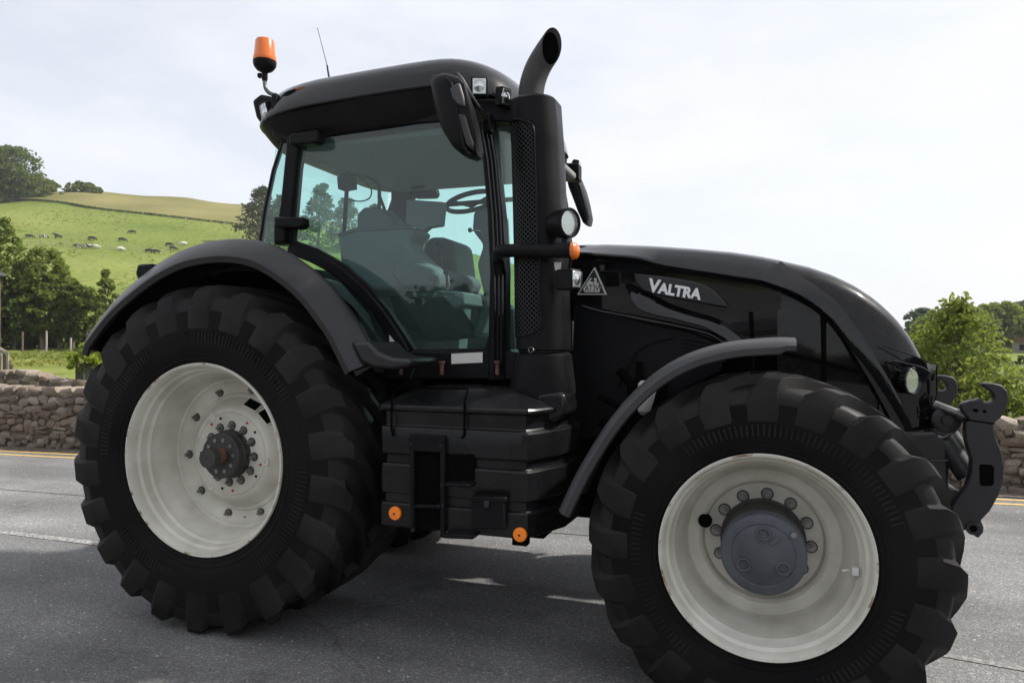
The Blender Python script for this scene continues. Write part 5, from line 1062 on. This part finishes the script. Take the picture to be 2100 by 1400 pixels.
# engine side screens below the crease
q = tr(-.40, [(1475, 562), (1560, 576), (1636, 604), (1686, 637), (1730, 690), (1785, 780), (1830, 860), (1835, 900), (1500, 900), (1500, 700)])
me = mesh_of('engine_screen', MB().prism(q, -.372, -.368), MAT['screen'], 0); uvl = me.uv_layers.new(name='UVMap')
for lo in me.loops: co = me.vertices[lo.vertex_index].co; uvl.data[lo.index].uv = (co.x, co.z)
obj('engine_screen', me, T); o = obj('engine_screen', me, T); o.scale = (1, -1, 1)
for a, b, y_ in (((1600, 720), (1760, 760), -.41), ((1540, 640), (1545, 770), -.41), ((1690, 640), (1690, 800), -.41)): mb = MB(); mb.tube([AY(*a, y_), AY(*b, y_)], .012, 8); part('screen_rib', mb, MAT['void'], T)
# side details
def strip(name, top, bot, y0, y1, m, th=.012):
    a = catmull([AY(p, q, y0) for p, q in top], 5); b = catmull([AY(p, q, y1) for p, q in bot], 5); k = min(len(a), len(b))
    f_ = lambda L_, i: L_[int(round(i * (len(L_) - 1) / (k - 1)))]
    return both(name, MB().loft([[f_(a, i) + Vector((0, .02, .004)), f_(a, i), f_(a, i).lerp(f_(b, i), .5) + Vector((0, -.004, 0)), f_(b, i), f_(b, i) + Vector((0, .03, -.006))] for i in range(k)], False, False), MAT[m], T, smooth=50)
strip('bonnet_blade', [(1276, 568), (1300, 584), (1345, 607), (1378, 624), (1420, 638), (1461, 650), (1492, 664), (1519, 683), (1536, 700)],
      [(1288, 600), (1310, 632), (1345, 645), (1378, 652), (1410, 660), (1440, 668), (1465, 680), (1488, 694), (1500, 706)], -.404, -.452, 'paint')
mb = MB(); mb.tube(catmull([AY(a, b, -.432) for a, b in ((1192, 627), (1235, 639), (1300, 651), (1370, 665), (1420, 676), (1455, 686), (1482, 702))], 5), .009, 8); both('bonnet_edge', mb, MAT['paint'], T)
lp_ = tr(-.42, [(1176, 625), (1235, 642), (1300, 655), (1420, 680), (1482, 706), (1480, 760), (1400, 800), (1310, 860), (1240, 900), (1165, 900)])
mb = MB(); mb.prism(lp_, -.405, -.34); both('engine_side_panel', mb, MAT['plastic'], T, bev=.01)
mb = MB(); mb.tube(catmull([AY(a, b, -.43) for a, b in ((1268, 790), (1300, 730), (1335, 702), (1380, 692))], 6), .006, 6); both('panel_seam', mb, MAT['plastic'], T)
# louvres
for k in range(5):
    mb = MB(); mb.tube([AY(1395 + k * 4, 692 + k * 9, -.43), AY(1470 + k * 5, 705 + k * 9, -.43)], .004, 6); part('louvre', mb, MAT['plastic'], T)
# badge plate and lettering
bp_ = tr(-.425, [(1300, 561), (1360, 567), (1420, 577), (1446, 584), (1466, 597), (1484, 616), (1495, 631), (1470, 628), (1400, 615), (1350, 606), (1318, 596), (1304, 578)])
mb = MB(); mb.prism(bp_, -.448, -.36); plate = part('badge_plate', mb, MAT['dgrey'], T, bev=.008)
V0 = AY(1329, 597, -.452); V1 = AY(1437, 613, -.452); ang = math.atan2(V1.z - V0.z, V1.x - V0.x); Lx = (V1 - V0).length
tm = text_mesh('lettering', 'V', 1.28, .05, .045); t2 = text_mesh('lettering', 'ALTRA', 1, .05, .045)
bb = MB()
x_ = max(v.co.x for v in tm.vertices); bb.add([v.co for v in tm.vertices], [tuple(p.vertices) for p in tm.polygons]); bb.add([v.co + Vector((x_ - .08, 0, 0)) for v in t2.vertices], [tuple(p.vertices) for p in t2.polygons])
tw = max(v[0] for v in bb.v); k = Lx / tw; ca, sa = math.cos(ang), math.sin(ang)
bb.v = [(V0.x + (x * ca - y * sa * 1.0) * k, -.450 - (z + .05) * .06, V0.z + (x * sa + y * ca) * k * 1.06) for x, y, z in bb.v]
part('badge_lettering', bb, MAT['letter'], T, smooth=0, fix=False)
# number triangle
tri = tr(-.435, [(1219, 548), (1243, 604), (1184, 604)]); sg = part('number_triangle', MB().prism(tri, -.436, -.38), MAT['white'], T, smooth=0)
cx = sum(p[0] for p in tri) / 3; cz = sum(p[1] for p in tri) / 3
inn = [(cx + (x - cx) * .90, cz + (z - cz) * .90) for x, z in tri]; in2 = [Vector((cx + (x - cx) * .74, cz + (z - cz) * .74)) for x, z in tri]
part('border', MB().add([(x, -.4368, z) for x, z in inn], [(0, 1, 2)]), MAT['ink'], sg, smooth=0)
hexa = []
for i in range(3):
    p_, q_, r2_ = in2[i - 1], in2[i], in2[(i + 1) % 3]; cut = .30 if i == 0 else .16
    hexa += [q_.lerp(p_, cut), q_.lerp(r2_, cut)]
part('panel', MB().add([(p_.x, -.4372, p_.y) for p_ in hexa], [tuple(range(6))]), MAT['white'], sg, smooth=0)
for t_, (ca_, cb_), wd_ in (('41', (1210, 1226), 0), ('AT3W', (1199, 1235), 0)):
    me = text_mesh('numbers', t_, 1, 0, .01); xs_ = [v.co.x for v in me.vertices]; ys_ = [v.co.y for v in me.vertices]; yb = 581 if t_ == '41' else 598; yt = 568 if t_ == '41' else 584
    a = AY(ca_, yb, -.438); b = AY(cb_, yb, -.438); c_ = AY(ca_, yt, -.438); sx_ = (b.x - a.x) / (max(xs_) - min(xs_)); sy_ = (c_.z - a.z) / (max(ys_) - min(ys_))
    for v in me.vertices: v.co = Vector((a.x + (v.co.x - min(xs_)) * sx_, -.438, a.z + (v.co.y - min(ys_)) * sy_))
    me.materials.append(MAT['ink']); obj('numbers', me, sg)
# headlamp in the nose
hl = AY(1876, 780, -.40)
hh_ = tr(-.40, [(1830, 742), (1890, 752), (1912, 770), (1916, 800), (1905, 802), (1868, 790), (1850, 770), (1833, 757)])
c0 = AY(1870, 781, -.415); g = part('headlamp', MB().lathe_axis([(-.05, .045), (-.03, .07), (.006, .075), (.012, .069), (.0, .063), (-.02, .05)], c0, (.75, -.66, 0), 32), MAT['paint'], T)
part('lamp_reflector', MB().lathe_axis([(-.02, .012), (-.012, .043), (.002, .062)], c0, (.75, -.66, 0), 28), MAT['reflector'], g); part('lens', MB().lathe_axis([(.004, .065), (.012, .044), (.016, .004)], c0, (.75, -.66, 0), 28), MAT['lens'], g)
c1 = Vector((c0.x, -c0.y, c0.z)); g = part('headlamp', MB().lathe_axis([(-.05, .035), (-.03, .058), (.006, .062), (.012, .056), (.0, .050)], c1, (.75, .66, 0), 32), MAT['paint'], T)
mb = MB(); mb.tube(catmull([AY(a, b, -.425) for a, b in ((1830, 741), (1860, 746), (1890, 754), (1908, 765))], 4), .006, 8); both('headlamp_brow', mb, MAT['plastic'], T)
mb = MB(); mb.tube(catmull([AY(a, b, -.425) for a, b in ((1830, 741), (1836, 757), (1864, 764))], 4), .004, 8); part('headlamp_edge', mb, MAT['plastic'], T)
mb = MB(); mb.tube(catmull([AY(a, b, -.425) for a, b in ((1812, 708), (1850, 722), (1880, 732), (1902, 742))], 4), .004, 6); both('nose_seam', mb, MAT['paint'], T)
q = tr(-.40, [(1815, 715), (1905, 745), (1921, 800), (1921, 880), (1840, 888), (1800, 800)]); nb = MB(); xs_ = [3.70, 3.80, 3.88, 3.935, 3.97, 3.99]
loops = []
for x in xs_:
    w = hood_w(x) * 1.0; zt_ = min(interp(x, [3.7, 3.8, 3.9, 3.99], [1.42, 1.60, 1.66, 1.62]), interp(x, sx, sz) - .015 if x < X1 else 1.6)
    loops.append([(x, -w * 1.0, 1.245), (x, -w * 1.005, 1.35), (x, -w, zt_), (x, w, zt_), (x, w * 1.005, 1.35), (x, w, 1.245)])
nb.loft(loops, False, False); nb.add([(3.992, -.31, 1.245), (3.992, -.31, 1.6), (3.992, .31, 1.6), (3.992, .31, 1.245)], [(0, 1, 2, 3)]); part('nose_panel', nb, MAT['paint'], T, smooth=50)
mb = MB(); mb.tube(catmull([AY(1838, 884, -.43), AY(1870, 888, -.42), AY(1900, 882, -.39), AY(1920, 872, -.33)], 4), .008, 8); both('nose_trim', mb, MAT['paint'], T)
mb = MB(); mb.tube([AY(1897, 836, -.385), AY(1897, 857, -.385), AY(1919, 857, -.33), AY(1919, 812, -.33)], .005, 6); both('nose_edge', mb, MAT['paint'], T)

# ------------------------------------------------------------------ front mudguards
FF = [(1634, 697), (1600, 696), (1560, 698), (1500, 704), (1440, 718), (1385, 740), (1335, 772), (1290, 812), (1250, 858), (1215, 910), (1180, 970), (1158, 1015), (1143, 1048)]
ff_ = [(v.x, v.z) for v in catmull([Vector((x, 0, z)) for x, z in tr(-1.26, FF)], 3)]; loops = []
for i in range(len(ff_)):
    a, b = ff_[max(i - 1, 0)], ff_[min(i + 1, len(ff_) - 1)]; t = Vector((b[0] - a[0], b[1] - a[1])).normalized(); nn = Vector((-t.y, t.x)) ; 
    if nn.x * (3.105 - ff_[i][0]) + nn.y * (.751 - ff_[i][1]) < 0: nn = -nn
    tp_ = .78 if i > 2 else .60
    loops.append([(ff_[i][0] + nn.x * d, y, ff_[i][1] + nn.y * d) for y, d in ((-1.235, .088 * tp_), (-1.262, .08 * tp_), (-1.270, .045 * tp_), (-1.260, .015), (-1.235, .0), (-1.1, -.012), (-.9, -.012), (-.76, 0), (-.74, .03), (-.78, .02), (-1.0, .012), (-1.22, .03))])
mb = MB(); mb.loft(loops); both('front_mudguard', mb, MAT['grey'], T, smooth=35)
for y_ in (-.85,):
    mb = MB(); mb.tube([Vector((2.45, -.5, 1.1)), Vector((2.55, -.7, 1.35)), Vector((2.62, -.85, 1.54))], .025, 8); both('mudguard_stay', mb, MAT['steel'], T)

# ------------------------------------------------------------------ fuel tank with steps
yT = -1.20
TZ = lambda py, px=1000: AY(px, py, yT).z
def tank_loop(ins, z, front=0.):
    P_ = [(1.06, -.60), (1.065, -.95), (1.085, -1.14), (1.13, -1.20), (1.93, -1.20), (1.968, -1.19), (1.995, -1.15), (2.095, -.90), (2.11, -.60)]
    c = Vector((1.65, -.75)); out = []
    for x, y in P_:
        d = Vector((x - c.x, (y - c.y) * 1.0)); L_ = d.length; d *= (L_ - ins) / L_; out.append((c.x + d.x, min(c.y + d.y, -.6), z))
    return out
zz = [(.70, .03), (.71, .006), (.715, 0), (.828, .002), (.836, .008), (.842, .026), (.885, .028), (.892, .010), (.90, .006), (1.040, .004), (1.05, .010), (1.056, .03), (1.095, .032), (1.102, .012), (1.11, .006), (1.238, .002), (1.25, .008), (1.256, .026), (1.262, .03), (1.332, .028), (1.340, .004), (1.346, -.008), (1.360, -.010), (1.370, -.002), (1.41, .09), (1.455, .21), (1.462, .26), (1.465, .34)]
mb = MB(); mb.loft([tank_loop(i, z) for z, i in zz]); tk = both('fuel_tank', mb, MAT['tankpl'], T, smooth=22)[0]
mb = MB(); q = tr(-.98, [(1095, 838), (1105, 806), (1145, 803), (1160, 808), (1164, 850), (1130, 868)]); mb.prism(q, -1.0, -.75); part('tank_shoulder', mb, MAT['tankpl'], T, bev=.02)
# hatch line and filler strap on the tank
ht_ = [AY(a, b, yT - .012) for a, b in ((806, 894), (803, 880), (803, 812))] + [AY(812, 797, yT + .045), AY(822, 792, yT + .075)] + [AY(880, 795, yT + .075), AY(960, 797, yT + .075), AY(953, 825, yT - .015), AY(952, 892, yT - .004), AY(946, 898, yT - .004)]
mb = MB(); mb.tube(ht_, .0065, 8); part('hatch_seal', mb, MAT['void'], T)
p = AY(845, 787, yT + .09); mb = MB(); mb.box(p.x - .03, p.x + .05, p.y - .03, p.y + .03, p.z - .01, p.z + .025); part('hatch_latch', mb, MAT['void'], T, bev=.008)
mb = MB(); mb.tube(catmull([AY(842, 775, yT + .15), AY(848, 758, yT + .15), AY(856, 746, yT + .17), AY(870, 744, yT + .2)], 4), .006, 8); part('grab_wire', mb, MAT['steel'], T)
# recessed ladder
def bx2(name, pts, y0, y1, m='plastic', bev=.006): return part(name, MB().prism(tr((y0), pts), y0, y1), MAT[m], T, bev=bev)
bx2('step_recess', [(848, 905), (906, 907), (906, 1085), (848, 1085)], yT - .006, yT + .03, 'void', .004)
bx2('step_recess', [(905, 930), (972, 932), (972, 985), (905, 985)], yT - .0065, yT + .03, 'void', .004)
bx2('ladder_rail', [(840, 892), (848, 892), (848, 1092), (840, 1092)], yT - .035, yT - .005); bx2('ladder_rail', [(902, 896), (911, 897), (911, 1100), (902, 1100)], yT - .035, yT - .004)
bx2('ladder_plate', [(838, 890), (910, 894), (910, 928), (838, 924)], yT - .036, yT - .002, 'plastic', .005); bx2('tread', [(848, 1034), (905, 1036), (905, 1044), (848, 1042)], yT - .03, yT + .05)
bx2('step_plate', [(911, 990), (968, 992), (968, 1000), (911, 998)], yT - .035, yT + .04); bx2('tool_box', [(966, 1024), (1034, 1026), (1034, 1086), (966, 1084)], yT - .05, yT + .02, 'plastic', .008)
bx2('tool_box_lid', [(963, 1018), (1037, 1020), (1037, 1031), (963, 1029)], yT - .058, yT + .02, 'plastic', .006); bx2('tool_box_latch', [(991, 1027), (1003, 1027), (1002, 1040), (993, 1040)], yT - .064, yT - .05, 'steel', .002)
bx2('lower_step', [(908, 1095), (970, 1097), (970, 1106), (912, 1104)], yT - .08, yT + .10, 'plastic', .006); bx2('step_hanger', [(902, 1080), (912, 1080), (912, 1104), (902, 1100)], yT - .03, yT, 'plastic', .004)
for a, b in ((843, 911), (904, 913), (906, 994), (960, 994), (900, 1036), (908, 1036), (848, 1086), (894, 1091)):
    p = AY(a, b, yT - .037); part('bolt_head', MB().lathe([(p.y, .008), (p.y - .006, .007), (p.y - .006, .001)], 8, p.x, p.z), MAT['steel'], T)
mb = MB(); mb.prism(tr(-1.12, [(1140, 1046), (1040, 1098), (1070, 1100), (1158, 1052)]), -1.14, -1.1); mb.box(1.0, 2.0, -1.0, -.4, .66, .71); part('tank_cradle', mb, MAT['void'], T, bev=.005)
for px, py, yy in ((810, 1052, yT - .012), (1066, 1096, yT - .012)):
    p = AY(px, py, yy); g = part('side_reflector', MB().lathe([(p.y + .012, .036), (p.y + .002, .038), (p.y - .006, .035), (p.y - .008, .028), (p.y - .008, .006), (p.y - .012, .005), (p.y - .012, .001)], 28, p.x, p.z), MAT['orange'], T)
    part('screw', MB().lathe([(p.y - .0125, .006), (p.y - .014, .005), (p.y - .014, .001)], 10, p.x, p.z), MAT['ink'], g)
p = AY(1066, 1110, yT); mb = MB(); mb.box(p.x - .04, p.x + .04, yT - .01, yT + .05, p.z - .02, p.z + .03); part('reflector_bracket', mb, MAT['void'], T, bev=.005)

# ------------------------------------------------------------------ front linkage
HK = [(635, 165), (637, 188), (668, 205), (700, 228), (722, 258), (722, 290), (706, 306), (680, 312), (648, 310), (612, 273), (590, 290), (540, 296), (490, 312), (470, 335), (474, 362), (500, 400), (532, 432), (508, 462), (500, 520), (505, 590), (524, 660), (548, 740), (545, 840), (505, 950), (440, 1030), (400, 1090), (400, 1200), (440, 1262), (490, 1272), (520, 1262), (545, 1290), (600, 1328), (640, 1285), (642, 1245), (620, 1195), (690, 1122), (755, 1005), (790, 900), (798, 790), (780, 690), (740, 590), (712, 470), (770, 425), (812, 355), (832, 285), (822, 225), (778, 180), (710, 165)]
hk = tr(-.47, [(a / 3.685 + 1840, b / 3.685 + 740) for a, b in HK])
mb = MB(); mb.prism(hk, -.50, -.44); both('linkage_arm', mb, MAT['steel'], T, bev=.008)
mb = MB(); mb.prism(tr(-.505, [(a / 3.685 + 1840, b / 3.685 + 740) for a, b in ((622, 790), (640, 778), (720, 785), (735, 800), (735, 930), (715, 945), (640, 945), (625, 925))]), -.503, -.49); part('arm_slot', mb, MAT['void'], T, bev=.004)
mb = MB(); mb.prism(tr(-.505, [(a / 3.685 + 1840, b / 3.685 + 740) for a, b in ((500, 590 - 155), (745, 470), (735, 480), (505, 448))]), -.502, -.49); part('arm_weld', mb, MAT['void'], T)
p = AY(1996, 1083, -.505); part('pin_eye', MB().lathe([(-.503, .034), (-.508, .032), (-.508, .018), (-.50, .017)], 24, p.x, p.z), MAT['steel'], T)
part('pin_bore', MB().lathe([(-.505, .019), (-.5085, .018), (-.5085, .001)], 20, p.x, p.z), MAT['void'], T)
for a, b in ((585, 372), (600, 374), (660, 380)): p = AY(a / 3.685 + 1840, b / 3.685 + 740, -.5); part('arm_hole', MB().lathe([(-.5, .009), (-.502, .008), (-.502, .001)], 12, p.x, p.z), MAT['void'], T)
mb = MB(); p = AY(1975, 1030, -.47); mb.tube([Vector((p.x - .04, -.46, p.z)), Vector((p.x - .04, .46, p.z))], .06, 20); part('cross_shaft', mb, MAT['steel'], T)
for s in (1, -1):
    a, b = AY(1915, 830, -.36), AY(1962, 848, -.40); b2 = AY(1985, 856, -.42); f_ = (lambda m: m) if s == 1 else (lambda m: m.mir())
    part('lift_cylinder_rod', f_(MB().tube([a, b], .026, 16).tube([b, b2], .034, 16)), MAT['alu'], T); a, b = AY(1935, 905, -.36), AY(1985, 975, -.40)
    part('lift_cylinder', f_(MB().tube([a, b], .055, 20)), MAT['steel'], T); c_ = AY(1940, 860, -.37)
    part('pivot_boss', f_(MB().lathe([(-.33, .07), (-.39, .07), (-.395, .06), (-.395, .03), (-.41, .026), (-.41, .003)], 28, c_.x, c_.z)), MAT['steel'], T)
    a, b = AY(1948, 890, -.37), AY(1970, 920, -.38); part('ram_collar', f_(MB().tube([a, b], .04, 16)), MAT['alu'], T)
mb = MB(); mb.prism(tr(-.42, [(1850, 888), (1918, 884), (1930, 900), (1942, 930), (1946, 1000), (1962, 1040), (1930, 1060), (1840, 1000)]), -.43, -.3); both('bumper_side', mb, MAT['dgrey'], T, bev=.015)
mb = MB(); mb.box(3.8, 4.03, -.42, .42, .8, 1.22); part('bumper', mb, MAT['steel'], T, bev=.03)
mb = MB(); mb.tube([AY(1908, 945, -.435), AY(1944, 944, -.435)], .006, 6); part('bumper_edge', mb, MAT['steel'], T)
